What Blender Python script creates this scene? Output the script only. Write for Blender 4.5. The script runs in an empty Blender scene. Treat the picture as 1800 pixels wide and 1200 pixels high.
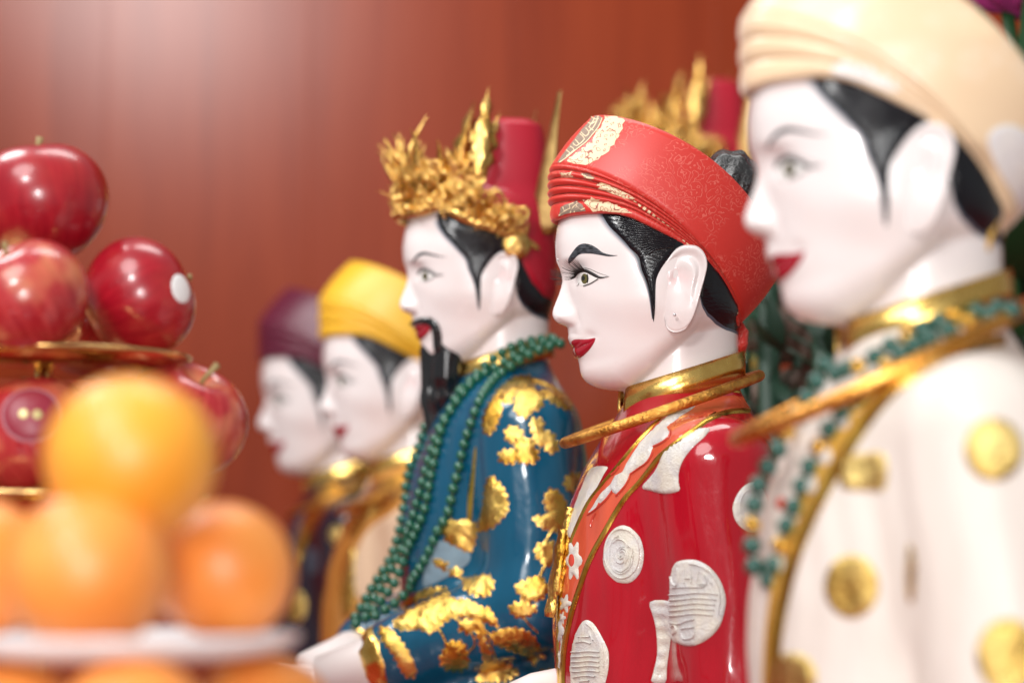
import bpy, bmesh, math, random
import numpy as np
from mathutils import Vector, Matrix
from mathutils.bvhtree import BVHTree
from mathutils.geometry import delaunay_2d_cdt
random.seed(7)
rng = np.random.default_rng(7)
R = math.radians
sc = bpy.context.scene

# ------------------------------------------------------------------ camera
FPX, PITCH, CAMZ = 4250.0, R(5.15), 0.30          # focal length in photo pixels (1800 wide)
cam_d = bpy.data.cameras.new('camera'); cam = bpy.data.objects.new('camera', cam_d)
sc.collection.objects.link(cam); sc.camera = cam
cam.location = (0, 0, CAMZ); cam.rotation_euler = (math.pi/2 + PITCH, 0, 0)
cam_d.sensor_width = 36; cam_d.lens = 36*FPX/1800; cam_d.clip_end = 60; cam_d.clip_start = .05
cam_d.dof.use_dof = True; cam_d.dof.focus_distance = 1.79; cam_d.dof.aperture_fstop = 3.3
cam_d.dof.aperture_blades = 0

# ------------------------------------------------------------------ light
world = bpy.data.worlds.new('World'); sc.world = world; world.use_nodes = True
wb = world.node_tree.nodes['Background']
wb.inputs[0].default_value = (1, .965, .935, 1); wb.inputs[1].default_value = .28

def area(name, loc, target, sx, sy, power, col=(1, .97, .94)):
    d = bpy.data.lights.new(name, 'AREA'); d.shape = 'ELLIPSE' if name == 'high_lamp' else 'DISK'; d.size = sx; d.size_y = sy
    d.energy = power; d.color = col
    o = bpy.data.objects.new(name, d); sc.collection.objects.link(o); o.location = loc
    o.rotation_euler = (Vector(target) - Vector(loc)).to_track_quat('-Z', 'Y').to_euler()
    return o
area('bounce_lamp', (-1.35, -2.0, 2.55), (.0, 2.2, .45), .7, .7, 68, (1, .985, .97))
area('fill_lamp', (.15, -2.3, .38), (.1, 2.2, .42), 1.1, .8, 44, (1, .985, .97))  # added frontal fill behind the camera, brightens necks and lower faces
area('flash_lamp', (-.16, -.25, .56), (.05, 2.0, .45), .07, .07, 4.2, (1, .99, .99))
area('high_lamp', (-.95, .35, 2.1), (.0, 2.3, .3), 1.1, 1.1, 22, (1, .985, .97))
area('high_lamp', (-.95, 2.0, 1.7), (-.1, 2.6, .4), .8, .5, 13, (1, .985, .97))  # added fill from the left for the rear statues' faces, no ceiling fitting
area('high_lamp', (.1, 2.2, 2.5), (.05, 2.3, .3), 1.5, .6, 16, (1, .98, .95))

sc.render.engine = 'CYCLES'
sc.cycles.use_denoising = True
sc.cycles.max_bounces = 6
sc.view_settings.view_transform = 'Standard'; sc.view_settings.look = 'None'
sc.view_settings.exposure = 0.2; sc.view_settings.gamma = 1

# ------------------------------------------------------------------ projection helpers
CF = Vector((0, math.cos(PITCH), math.sin(PITCH))); CU = Vector((0, -math.sin(PITCH), math.cos(PITCH)))
CO = Vector((0, 0, CAMZ))
def ray(px, py):                                     # direction through a photo pixel, unit depth
    return Vector((1, 0, 0))*((px-900)/FPX) + CF + CU*((600-py)/FPX)
def at(px, py, depth): return CO + ray(px, py)*depth
def project(p):
    d = p - CO; z = d.dot(CF)
    return 900 + FPX*d.x/z, 600 - FPX*d.dot(CU)/z

# ------------------------------------------------------------------ object helpers
C = sc.collection
def link(name, me, mat=None, parent=None, loc=None, smooth=True):
    o = bpy.data.objects.new(name, me); C.objects.link(o)
    if mat is not None and len(me.materials) == 0: me.materials.append(mat)
    if parent is not None: o.parent = parent
    if loc is not None: o.location = loc
    if smooth and len(me.polygons): me.polygons.foreach_set('use_smooth', [True]*len(me.polygons))
    return o
def mesh(name, verts, faces):
    me = bpy.data.meshes.new(name)
    me.from_pydata([tuple(v) for v in verts], [], [tuple(int(i) for i in f) for f in faces])
    me.update(); return me
def empty(name, loc, rz=0, scale=1):
    o = bpy.data.objects.new(name, None); C.objects.link(o)
    o.location = loc; o.rotation_euler = (0, 0, rz); o.scale = (scale,)*3
    o.empty_display_size = .05
    return o
def tag(o, label, cat, group=None):
    o['label'] = label; o['category'] = cat
    if group: o['group'] = group
    return o
def recolor(o, mat):
    if not o.material_slots: o.data.materials.append(mat)
    o.material_slots[0].link = 'OBJECT'; o.material_slots[0].material = mat
    return o
def clone(o, parent, mat=None, loc=None):
    c = o.copy(); C.objects.link(c); c.parent = parent
    if loc is not None: c.location = loc
    if mat is not None: recolor(c, mat)
    for ch in [x for x in C.objects if x.parent == o]: clone(ch, c)
    return c

# ------------------------------------------------------------------ materials
def nmat(name, col, rough=.4, metal=0., coat=0., spec=.5, **kw):
    m = bpy.data.materials.new(name); m.use_nodes = True
    b = m.node_tree.nodes['Principled BSDF']
    b.inputs['Base Color'].default_value = (*col, 1); b.inputs['Roughness'].default_value = rough
    b.inputs['Metallic'].default_value = metal; b.inputs['Coat Weight'].default_value = coat
    b.inputs['Coat Roughness'].default_value = kw.get('coat_rough', .06)
    b.inputs['Specular IOR Level'].default_value = spec
    return m
class G:                                             # tiny node-graph helper
    def __init__(s, m): s.m = m; s.t = m.node_tree; s.b = s.t.nodes['Principled BSDF']
    def n(s, typ, **kw):
        x = s.t.nodes.new(typ)
        for k, v in kw.items():
            if k == 'inp':
                for kk, vv in v.items():
                    if hasattr(vv, 'is_output'): s.t.links.new(vv, x.inputs[kk])
                    else: x.inputs[kk].default_value = vv
            else: setattr(x, k, v)
        return x
    def coord(s, scale=(1, 1, 1), rot=(0, 0, 0), kind='Object'):
        tc = s.n('ShaderNodeTexCoord'); mp = s.n('ShaderNodeMapping', inp={'Scale': scale, 'Rotation': rot})
        s.t.links.new(tc.outputs[kind], mp.inputs[0]); return mp.outputs[0]
    def noise(s, vec, scale, detail=3, rough=.5, dist=0.):
        return s.n('ShaderNodeTexNoise', inp={'Vector': vec, 'Scale': scale, 'Detail': detail, 'Roughness': rough, 'Distortion': dist}).outputs[0]
    def voro(s, vec, scale, feature='F1', rnd=1.):
        x = s.n('ShaderNodeTexVoronoi', feature=feature, inp={'Vector': vec, 'Scale': scale, 'Randomness': rnd}); return x
    def math(s, op, a, b=0., c=0., clamp=False):
        x = s.n('ShaderNodeMath', operation=op, use_clamp=clamp, inp={0: a, 1: b, 2: c}); return x.outputs[0]
    def ramp(s, fac, stops, interp='LINEAR'):
        x = s.n('ShaderNodeValToRGB', inp={0: fac}); cr = x.color_ramp; cr.interpolation = interp
        while len(cr.elements) < len(stops): cr.elements.new(.5)
        for e, (p, c) in zip(cr.elements, stops): e.position = p; e.color = (*c, 1) if len(c) == 3 else c
        return x.outputs[0]
    def mix(s, fac, a, b):
        x = s.n('ShaderNodeMix', data_type='RGBA')
        for i, v in ((0, fac), (6, a), (7, b)):
            if hasattr(v, 'is_output'): s.t.links.new(v, x.inputs[i])
            else: x.inputs[i].default_value = (*v, 1) if isinstance(v, tuple) and len(v) == 3 else v
        return x.outputs[2]
    def out(s, what, v): s.t.links.new(v, s.b.inputs[what])
    def bump(s, h, strength=.3, dist=.001):
        x = s.n('ShaderNodeBump', inp={'Strength': strength, 'Distance': dist, 'Height': h}); s.out('Normal', x.outputs[0])

def skin_mat(name, col, blush):
    m = nmat(name, col, .36, coat=.6, coat_rough=.11); g = G(m); v = g.coord()
    n1 = g.noise(v, 14, 3); n2 = g.noise(v, 160, 4)
    c = g.mix(g.ramp(n1, [(.40, (0, 0, 0)), (.72, (1, 1, 1))]), col, blush)
    g.out('Base Color', c)
    g.out('Roughness', g.math('MULTIPLY_ADD', n2, .16, .24))
    g.bump(g.noise(v, 420, 3), .05, .0004)
    return m
def enamel(name, col, dark, coat=.8, cr=.07):
    m = nmat(name, col, .2, coat=coat, coat_rough=cr, spec=.15); g = G(m)
    v = g.coord((1, 1, .35)); n1 = g.noise(v, 18, 4, .6); n2 = g.noise(g.coord(), 240, 3)
    g.out('Base Color', g.mix(g.ramp(n1, [(.3, (0, 0, 0)), (.7, (1, 1, 1))]), dark, col))
    g.out('Roughness', g.math('MULTIPLY_ADD', n1, .25, .12 if cr < .2 else .32))
    h = g.math('ADD', g.noise(g.coord((1, 1, .4)), 30, 4, .6), g.math('MULTIPLY', n2, .08))
    g.bump(h, .35, .004)
    return m
def gold_mat(name, col=(.86, .56, .16), dark=(.48, .24, .05), rough=.22, sc_=120, bs=.6, bd=.0012):
    m = nmat(name, col, rough, metal=1.); g = G(m); v = g.coord()
    n1 = g.noise(v, sc_, 5, .6); n2 = g.noise(v, sc_*.25, 3)
    g.out('Base Color', g.mix(g.ramp(n2, [(.35, (0, 0, 0)), (.62, (1, 1, 1))]), dark, col))
    g.out('Roughness', g.math('MULTIPLY_ADD', n1, .3, rough-.1))
    g.bump(n1, bs, bd)
    return m
def pearl_mat(name, col=(.58, .55, .49), a=(.52, .50, .50), b=(.63, .58, .48)):
    m = nmat(name, col, .34, coat=.3); g = G(m); v = g.coord()
    w = g.voro(v, 900); n = g.noise(v, 60, 3)
    c = g.mix(g.ramp(n, [(.38, (0, 0, 0)), (.62, (1, 1, 1))]), a, b)
    c = g.mix(g.math('MULTIPLY', g.noise(v, 700, 2), .5), c, (.70, .69, .66))
    g.out('Base Color', c)
    g.bump(g.math('ADD', g.noise(v, 170, 4, .6), g.math('MULTIPLY', w.outputs[0], .3)), .75, .0016)
    return m
def brocade_mat(name, col, deep, line, lmask=.45, sat=.38):
    """satin cloth with woven scroll outlines"""
    m = nmat(name, col, sat); g = G(m)
    m.node_tree.nodes['Principled BSDF'].inputs['Sheen Weight'].default_value = .7
    m.node_tree.nodes['Principled BSDF'].inputs['Sheen Roughness'].default_value = .35
    m.node_tree.nodes['Principled BSDF'].inputs['Sheen Tint'].default_value = (*line, 1)
    v = g.coord()
    d = g.n('ShaderNodeTexNoise', inp={'Vector': v, 'Scale': 120, 'Detail': 1.5})
    vv = g.n('ShaderNodeMix', data_type='VECTOR', inp={0: .016}); g.t.links.new(v, vv.inputs[4]); g.t.links.new(d.outputs[1], vv.inputs[5])
    w = g.voro(vv.outputs[1], 120)
    ring = g.math('FRACT', g.math('MULTIPLY', w.outputs[0], 3.0))
    ln = g.math('LESS_THAN', g.math('ABSOLUTE', g.math('SUBTRACT', ring, .5)), .085)
    mask = g.ramp(g.noise(v, 30, 1), [(lmask-.02, (0, 0, 0)), (lmask+.03, (1, 1, 1))])
    fac = g.math('MULTIPLY', g.math('MULTIPLY', ln, mask), .46)
    wv = g.noise(g.coord((1, 1, 1)), 900, 2)
    c = g.mix(g.math('MULTIPLY', wv, .5), col, deep)
    g.out('Base Color', g.mix(fac, c, line))
    if sat < .3:
        fold = g.noise(g.coord((.5, 1, 1.6), (0, .7, 0)), 9, 2, .5, .6); g.bump(g.math('ADD', g.math('MULTIPLY', fold, 9.), g.math('MULTIPLY', wv, .05)), .55, .004)
    else: g.bump(g.math('ADD', g.math('MULTIPLY', fac, .5), g.math('MULTIPLY', wv, .35)), .35, .0005)
    return m
def cloud_mat(name, col, line, scale=150, freq=2.6, width=.12):
    m = nmat(name, col, .5); g = G(m); v = g.coord()
    d = g.n('ShaderNodeTexNoise', inp={'Vector': v, 'Scale': 160, 'Detail': 1.})
    vv = g.n('ShaderNodeMix', data_type='VECTOR', inp={0: .005}); g.t.links.new(v, vv.inputs[4]); g.t.links.new(d.outputs[1], vv.inputs[5])
    w = g.voro(vv.outputs[1], scale)
    ring = g.math('FRACT', g.math('MULTIPLY', w.outputs[0], freq))
    ln = g.math('LESS_THAN', g.math('ABSOLUTE', g.math('SUBTRACT', ring, .5)), width)
    g.out('Base Color', g.mix(ln, col, line))
    g.bump(g.math('SUBTRACT', 1., ln), .3, .0004)
    return m
def weave_mat(name, a, b, scale=900):
    m = nmat(name, a, .55); g = G(m); v = g.coord((1, 1, 1), (.3, .8, .4))
    w = g.n('ShaderNodeTexWave', inp={'Vector': v, 'Scale': scale, 'Distortion': 1.5, 'Detail': 1})
    g.out('Base Color', g.mix(w.outputs[1], a, b)); g.bump(w.outputs[1], .4, .0004)
    return m

M = {}
M['skin'] = skin_mat('porcelain skin', (.77, .712, .705), (.77, .66, .645))
M['hair'] = nmat('black lacquer hair', (.005, .006, .009), .14, coat=.25, spec=.35)
g = G(M['hair']); g.bump(g.noise(g.coord((1, 1, 3)), 130, 4, .6), .5, .0015)
M['hair_edge'] = nmat('grey hair edge', (.09, .11, .15), .35)
M['hair_wash'] = nmat('sprayed hairline', (.38, .38, .43), .35); g = G(M['hair_wash'])
fa_ = g.n('ShaderNodeAttribute', attribute_name='fade'); g.out('Base Color', g.ramp(fa_.outputs['Fac'], [(.06, (.77, .712, .705)), (.3, (.42, .40, .43)), (.5, (.10, .12, .16)), (.62, (.02, .025, .035))]))
M['bun'] = nmat('crumpled black foil', (.03, .032, .034), .22, coat=.4)
g = G(M['bun']); vv_ = g.coord(); g.bump(g.math('ADD', g.noise(vv_, 70, 5, .7), g.noise(vv_, 260, 3)), .9, .003)
M['brow'] = nmat('brow paint', (.012, .015, .02), .45)
g = G(M['brow']); g.out('Base Color', g.ramp(g.noise(g.coord((1, 1, 4)), 260, 3), [(.4, (.008, .010, .014)), (.75, (.10, .11, .13))]))
M['lips'] = nmat('lip paint', (.33, .006, .02), .22, coat=.5)
g = G(M['lips']); g.bump(g.noise(g.coord(), 500, 3), .5, .0005)
M['sclera'] = nmat('eye white', (.78, .76, .74), .15, coat=.6)
M['iris'] = nmat('olive iris', (.10, .085, .02), .15, coat=.8)
M['pupil'] = nmat('pupil black', (.004, .004, .004), .1, coat=.8)
M['liner'] = nmat('eye liner', (.016, .012, .012), .5)
M['lash'] = nmat('false lash', (.02, .014, .012), .5)
M['gem'] = nmat('gem', (.75, .75, .78), .05, metal=.6)
M['red'] = enamel('red enamel', (.43, .006, .018), (.33, .003, .012))
M['coral'] = enamel('coral enamel', (.66, .115, .05), (.52, .07, .035))
M['blue'] = enamel('blue enamel', (.004, .088, .165), (.002, .058, .115))
M['cream'] = enamel('cream enamel', (.75, .69, .64), (.69, .62, .56), coat=.3, cr=.3)
M['gold'] = gold_mat('gold leaf', (.88, .60, .18), (.62, .34, .07), .2, 120, .3, .0008)
M['gold_dull'] = gold_mat('gold rope', (.80, .42, .10), (.50, .22, .04), .3, 260, 1., .0018)
M['gold_line'] = gold_mat('gold trim', (.78, .52, .10), (.5, .26, .03), .25, 160, .5, .0008)
M['gold_foil'] = gold_mat('gold foil', (.95, .66, .18), (.62, .33, .04), .18, 90, 1., .004)
M['pearl'] = pearl_mat('white glitter')
M['satin_red'] = brocade_mat('red satin brocade', (.64, .044, .032), (.52, .020, .020), (.82, .22, .17))
M['satin_cream'] = brocade_mat('cream satin', (.82, .62, .41), (.76, .56, .36), (.88, .84, .78), .56, .27)
M['satin_yellow'] = brocade_mat('yellow satin', (.80, .46, .03), (.70, .36, .02), (.86, .56, .08), .56)
M['satin_plum'] = brocade_mat('plum satin', (.12, .012, .035), (.08, .006, .02), (.2, .03, .06), .56)
M['cloud'] = cloud_mat('cream cloud embroidery', (.80, .62, .40), (.34, .09, .06), 165, 2.2, .075)
M['maze'] = weave_mat('grey gold embroidery', (.16, .10, .08), (.40, .30, .22))
M['maze_line'] = nmat('pale embroidery thread', (.78, .60, .38), .5)
M['cap_red'] = nmat('red felt hat', (.40, .004, .022), .45, coat=.2)
M['linen'] = nmat('white sleeve lining', (.70, .62, .60), .5)
M['jade'] = nmat('jade bead', (.004, .095, .05), .14, coat=.5)
M['jade2'] = nmat('teal bead', (.004, .075, .055), .18, coat=.5)

# ------------------------------------------------------------------ the head mould (photo pixels at the red statue; f forward, s to the near side, z up)
D0 = 1.85; U = D0/FPX                                # metres per photo pixel at the red statue
X0, Y0 = 1170.0, 700.0
def I(x, tab):
    tab = sorted(tab); return np.interp(x, [a for a, _ in tab], [b for _, b in tab])
def smax(a, b, k):
    h = np.clip(.5 + .5*(a-b)/k, 0, 1); return b + (a-b)*h + k*h*(1-h)
def zy(tab): return [(Y0-y, v) for y, v in tab]
BASE = zy([(250, 192), (400, 194), (430, 195), (450, 193.5), (470, 188), (497, 181), (520, 177), (545, 173), (575, 171), (600, 168.5), (612, 165), (630, 157), (640, 154), (660, 151), (686, 149), (760, 149)])
PROF = zy([(380, 194), (405, 194.5), (430, 195.5), (450, 194), (462, 191), (475, 188), (487, 185.5), (497, 184.5), (507, 186.5), (520, 190.5), (532, 195.5), (545, 200.5), (552, 202), (558, 201.5), (564, 199), (569, 194), (572.5, 186), (575, 178), (579, 174.5), (590, 173.5), (597, 173.8), (601, 172.5), (605, 170.5), (609, 167.5), (612, 163.5), (616, 164.5), (622, 163), (627, 160), (632, 156), (640, 154), (660, 151), (760, 149)])
WID = zy([(250, 122), (400, 122), (450, 125), (500, 124), (550, 117), (600, 104), (640, 93), (686, 84), (760, 84)])
BACK = zy([(250, 128), (400, 136), (450, 138), (500, 137), (560, 132), (600, 127), (760, 120)])
EXPN = zy([(250, 2.15), (430, 2.25), (520, 2.1), (600, 1.92), (660, 2.0), (760, 2.1)])
def smooth_tab(z, tab, w=5):
    return sum(I(z+d, tab) for d in np.linspace(-w, w, 7))/7
def head_surface(phi, z):
    """phi, z arrays -> (f, s) pixel coordinates"""
    a = np.abs(phi); c, s_ = np.cos(phi), np.abs(np.sin(phi))
    A = smooth_tab(z, BASE, 8); W = smooth_tab(z, WID, 12); B = smooth_tab(z, BACK, 12); n = smooth_tab(z, EXPN, 12)
    n = np.where(c > 0, n, 2.0); ax = np.where(c > 0, A, B)
    r = (np.abs(c/ax)**n + (s_/W)**n + 1e-12)**(-1/n)
    t = np.clip((z-235)/190, 0, 1); r = r*np.clip(1-t**3, 0, 1)**(1/2.6)     # crown
    zj = I(a, [(0, 12), (R(30), 15), (R(60), 32), (R(85), 62), (R(110), 95), (R(180), 105)])
    h = I(a, [(0, 36), (R(60), 55), (R(110), 60), (R(180), 60)])
    tt = np.clip((zj+h-z)/h, 0, 1); J = np.clip(1-tt**2.4, 0, 1)**(1/2.4)
    r = r - 76*(1-J) - np.clip(zj-z, 0, 100)*1.2
    # neck: ellipse centred at f=-29
    ca, sa = np.cos(a), np.sin(a); fc, ra, rb = -29., 101., 86.
    # a ray from the axis to an off-centre ellipse
    qa = (ca/ra)**2 + (sa/rb)**2; qb = -2*ca*fc/ra**2; qc = (fc/ra)**2-1
    rn = (-qb + np.sqrt(np.maximum(qb*qb-4*qa*qc, 0)))/(2*qa)
    rn = rn*(1 + .0006*np.clip(-z, 0, 100))
    r = np.where(z < 200, smax(r, rn, 9), r)
    f = r*np.cos(phi); s = r*np.sin(phi); sa_ = np.abs(s)
    # detail relief on the front
    fr = np.clip(np.cos(phi), 0, 1)**.5
    zl = z - 15*np.clip(sa_/44, 0, 1.4)**2*np.exp(-((z-92)/26)**2)           # smile: the mouth corners rise
    Dm = smooth_tab(zl, PROF, 1.2) - smooth_tab(z, BASE, 8)
    wn = I(z, zy([(400, 60), (450, 30), (480, 14), (497, 11), (520, 13), (540, 16), (560, 19), (574, 19), (579, 15), (590, 12), (597, 26), (604, 34), (612, 36), (628, 28), (640, 34), (680, 40)]))
    p = I(z, zy([(560, 2.3), (580, 2.2), (600, 3.0), (640, 2.4)]))
    df = Dm*np.exp(-(sa_/wn)**p)
    gs = lambda s0, y0, ws, wy: np.exp(-((sa_-s0)/ws)**2 - ((z-(Y0-y0))/wy)**2)
    df = df + 10.5*gs(20, 561, 8.5, 10.5) - 3.0*gs(33, 566, 6, 12)           # nostril wings
    df = df - 15*gs(47, 487, 23, 17) + 6.5*gs(52, 489, 15, 10)               # eye socket, eyeball under the lid
    df = df + 2.5*gs(45, 462, 30, 9)                                         # brow ridge
    df = df - 4.0*gs(50, 597, 10, 9)                                         # mouth corners
    dr = 5*gs(84, 538, 34, 30) - 2.5*gs(100, 600, 26, 26)
    f = f + df*fr; s = s + np.sign(s)*dr*.6*fr; f = f + dr*.6*fr
    return f, s
def mirror_pts(P): Q = np.array(P, float); Q[:, 1] *= -1; return Q

def build_head():
    ph = np.concatenate([np.linspace(0, R(34), 64, endpoint=False), np.linspace(R(34), R(180), 76, endpoint=False)])
    ph = np.concatenate([ph, [math.pi], -ph[1:][::-1]])
    zs = np.concatenate([np.arange(-62, 0, 4.), np.arange(0, 40, 1.5), np.arange(40, 250, 1.25), np.arange(250, 410, 4.), [412, 416, 420, 422.5, 424, 424.7]])
    PH, Z = np.meshgrid(ph, zs); f, s = head_surface(PH, Z)
    V = np.stack([f, s, Z], -1).reshape(-1, 3)*U
    nr, nc = len(zs), len(ph); idx = np.arange(nr*nc).reshape(nr, nc)
    a = idx[:-1]; b = idx[1:]
    F = np.stack([a, np.roll(a, -1, 1), np.roll(b, -1, 1), b], -1).reshape(-1, 4).tolist()
    F.append(idx[-1].tolist()); F.append(idx[0][::-1].tolist())
    return V, F

HEAD_V, HEAD_F = build_head()
head_me = mesh('head', HEAD_V, HEAD_F)
head_bvh = BVHTree.FromPolygons([Vector(v) for v in HEAD_V], HEAD_F)

# ------------------------------------------------------------------ placing things on a surface seen through the photo
class Frame:                                         # world <-> statue head frame
    def __init__(s, px, py, depth, yaw, scale=1.):
        o = at(px, py, depth); s.o = o; s.yaw = yaw; s.scale = scale
        s.rz = math.pi + yaw
        s.m = Matrix.Translation(o) @ Matrix.Rotation(s.rz, 4, 'Z') @ Matrix.Scale(scale, 4)
        s.mi = s.m.inverted(); s.lo = s.mi @ CO
        s.base = (o.x, o.y, 0.); s.h = o.z/scale     # root on the altar, head frame at local height h
    def dir(s, px, py): return (s.mi.to_3x3() @ ray(px, py)).normalized()
    def hit(s, bvh, px, py):
        loc, nor, i, d = bvh.ray_cast(s.lo, s.dir(px, py)); return (loc, nor) if loc is not None else (None, None)
    def plane(s, px, py, y):                         # point on the sagittal-parallel plane at lateral y (metres)
        d = s.dir(px, py); t = (y - s.lo.y)/d.y; return s.lo + d*t
    def px(s, p): return project(s.m @ Vector(p))

def seg_dist(P, poly):
    P = np.asarray(P, float); A = np.asarray(poly, float); B = np.roll(A, -1, 0); best = np.full(len(P), 1e9)
    for a, b in zip(A, B):
        ab = b-a; t = np.clip(((P-a)@ab)/max(ab@ab, 1e-9), 0, 1); best = np.minimum(best, np.linalg.norm(P-(a+t[:, None]*ab), axis=1))
    return best
def smooth_poly(pts, n=4, closed=True):
    P = np.asarray(pts, float); out = []; m = len(P)
    rngk = range(m) if closed else range(m-1)
    for i in rngk:
        if closed: p0, p1, p2, p3 = P[i-1], P[i], P[(i+1) % m], P[(i+2) % m]
        else: p0, p1, p2, p3 = P[max(i-1, 0)], P[i], P[i+1], P[min(i+2, m-1)]
        for k in range(n):
            t = k/n
            out.append(.5*((2*p1)+(-p0+p2)*t+(2*p0-5*p1+4*p2-p3)*t*t+(-p0+3*p1-3*p2+p3)*t**3))
    if not closed: out.append(P[-1])
    return np.array(out)
def keep_largest(F, V):
    """drop faces stretched over an occluding edge, then all but the largest connected piece"""
    if not F: return F
    A = np.array([tuple(v) for v in V]); T = np.array(F)
    e = np.stack([np.linalg.norm(A[T[:, i]]-A[T[:, i-1]], axis=1) for i in range(3)], 1).max(1)
    T = T[e < np.median(e)*7]; par = list(range(len(V)))
    def fd(i):
        while par[i] != i: par[i] = par[par[i]]; i = par[i]
        return i
    for a, b, c in T.tolist(): par[fd(a)] = fd(b); par[fd(b)] = fd(c)
    r = [fd(t[0]) for t in T.tolist()]; 
    if not r: return []
    best = max(set(r), key=r.count); return [tuple(t) for t, q in zip(T.tolist(), r) if q == best]
def patch(fr, bvh, poly, step=3., h=1.0, edge=3., sm=4, relief=None, lift=.35, mirror=False):
    """sheet that follows the surface inside a traced outline; h = height in px at the middle"""
    B = smooth_poly(poly, sm) if sm else np.asarray(poly, float)
    x0, y0 = B.min(0); x1, y1 = B.max(0); pts = []
    yy = y0; k = 0
    while yy < y1:
        xx = x0 + (k % 2)*step/2
        while xx < x1: pts.append((xx, yy)); xx += step
        yy += step*.866; k += 1
    pts = np.array(pts) if pts else np.zeros((0, 2))
    if len(pts): pts = pts[seg_dist(pts, B) > step*.45]
    allp = [Vector(p) for p in B] + [Vector(p) for p in pts]
    nb = len(B)
    vv, _, ff, *_ = delaunay_2d_cdt(allp, [], [list(range(nb))], 1, 1e-4)
    P2 = np.array([(v.x, v.y) for v in vv]); d = seg_dist(P2, B)
    V = []; ok = []
    for (x, y), dd in zip(P2, d):
        loc, nor = fr.hit(bvh, x, y)
        if loc is None: V.append((0, 0, 0)); ok.append(False); continue
        e = min(1, dd/edge); hh = lift + h*math.sin(e*math.pi/2)
        if relief: hh += relief(x, y)*e
        V.append(loc + nor*(hh*U/fr.scale*1.)); ok.append(True)
    F = keep_largest([tuple(f)[::-1] for f in ff if all(ok[i] for i in f)], V)
    if mirror:
        V = [(v[0], max(v[1], 0.), v[2]) for v in V]
        n = len(V); V = V + [(v[0], -v[1], v[2]) for v in V]; F = F + [tuple(i+n for i in f[::-1]) for f in F]
        me = mesh('patch', V, F); bm = bmesh.new(); bm.from_mesh(me); bmesh.ops.remove_doubles(bm, verts=bm.verts, dist=.15*U)
        bmesh.ops.dissolve_degenerate(bm, edges=bm.edges, dist=.05*U)
        bmesh.ops.delete(bm, geom=[v for v in bm.verts if not v.link_faces], context='VERTS'); bm.to_mesh(me); bm.free(); return me
    use = sorted({i for f in F for i in f}); new = {j: i for i, j in enumerate(use)}
    return mesh('patch', [V[i] for i in use], [tuple(new[i] for i in f) for f in F])
def ribbon(fr, bvh, line, width, h=1.5, lift=.3, n=5, sm=4, taper=(1, 1), mirror=False, into=None):
    L = smooth_poly(line, sm, False) if sm else np.asarray(line, float)
    T = np.gradient(L, axis=0); T /= np.linalg.norm(T, axis=1)[:, None]+1e-9; Nn = np.stack([-T[:, 1], T[:, 0]], 1)
    V = []; F = []; m = len(L); rows = []
    for i, (p, nn) in enumerate(zip(L, Nn)):
        t = i/(m-1); w = width*(taper[0]+(taper[1]-taper[0])*t) if not callable(width) else width(t)
        row = []
        for k in range(n):
            q = -1 + 2*k/(n-1); loc, nor = fr.hit(bvh, *(p + nn*q*w/2))
            if loc is None: row = None; break
            row.append(loc + nor*((lift + h*math.sqrt(max(0, 1-q*q)))*U/fr.scale))
        rows.append(row)
    prev = None
    for row in rows:
        if row is None: prev = None; continue
        b = len(V); V += row
        if prev is not None:
            for k in range(n-1): F.append((prev+k, b+k, b+k+1, prev+k+1))
        prev = b
    if mirror:
        k = len(V); V = V + [(v[0], -v[1], v[2]) for v in V]; F = F + [tuple(i+k for i in f[::-1]) for f in F]
    if into is not None:
        k = len(into[0]); into[0].extend(V); into[1].extend(tuple(i+k for i in f) for f in F); return None
    return mesh('ribbon', V, F)
def flipped(me):
    """mirror image of a part for the far side"""
    m2 = me.copy(); n = len(m2.vertices); co = np.empty(n*3); m2.vertices.foreach_get('co', co)
    co = co.reshape(-1, 3); co[:, 1] *= -1; m2.vertices.foreach_set('co', co.ravel()); m2.flip_normals(); m2.update(); return m2

def tube(path, rad, n=8, closed=False, cap=True):
    P = [Vector(p) for p in path]; m = len(P); V = []; F = []
    up = Vector((.13, .21, .97)).normalized()
    for i, p in enumerate(P):
        if closed: t = (P[(i+1) % m]-P[i-1])
        else: t = P[min(i+1, m-1)]-P[max(i-1, 0)]
        t.normalize(); a = t.cross(up)
        if a.length < 1e-3: a = t.cross(Vector((1, 0, 0)))
        a.normalize(); b = t.cross(a); r = rad(i/(m-1)) if callable(rad) else rad
        for k in range(n):
            an = 2*math.pi*k/n; V.append(p + a*(r*math.cos(an)) + b*(r*math.sin(an)))
    for i in range(m if closed else m-1):
        for k in range(n):
            j = (i+1) % m; F.append((i*n+k, i*n+(k+1) % n, j*n+(k+1) % n, j*n+k))
    if cap and not closed: F.append(tuple(range(n))[::-1]); F.append(tuple(range((m-1)*n, m*n)))
    return V, F
def add(buf, vf):
    k = len(buf[0]); buf[0].extend(vf[0]); buf[1].extend(tuple(i+k for i in f) for f in vf[1])
def sphere_me(name, r, seg=12, rings=8):
    bm = bmesh.new(); bmesh.ops.create_uvsphere(bm, u_segments=seg, v_segments=rings, radius=r); me = bpy.data.meshes.new(name); bm.to_mesh(me); bm.free(); return me
def lathe(prof, n=32, closed_axis=True):
    V = []; F = []
    for r, z in prof:
        for k in range(n): a = 2*math.pi*k/n; V.append((r*math.cos(a), r*math.sin(a), z))
    for i in range(len(prof)-1):
        for k in range(n): F.append((i*n+k, i*n+(k+1) % n, (i+1)*n+(k+1) % n, (i+1)*n+k))
    return V, F

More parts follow.
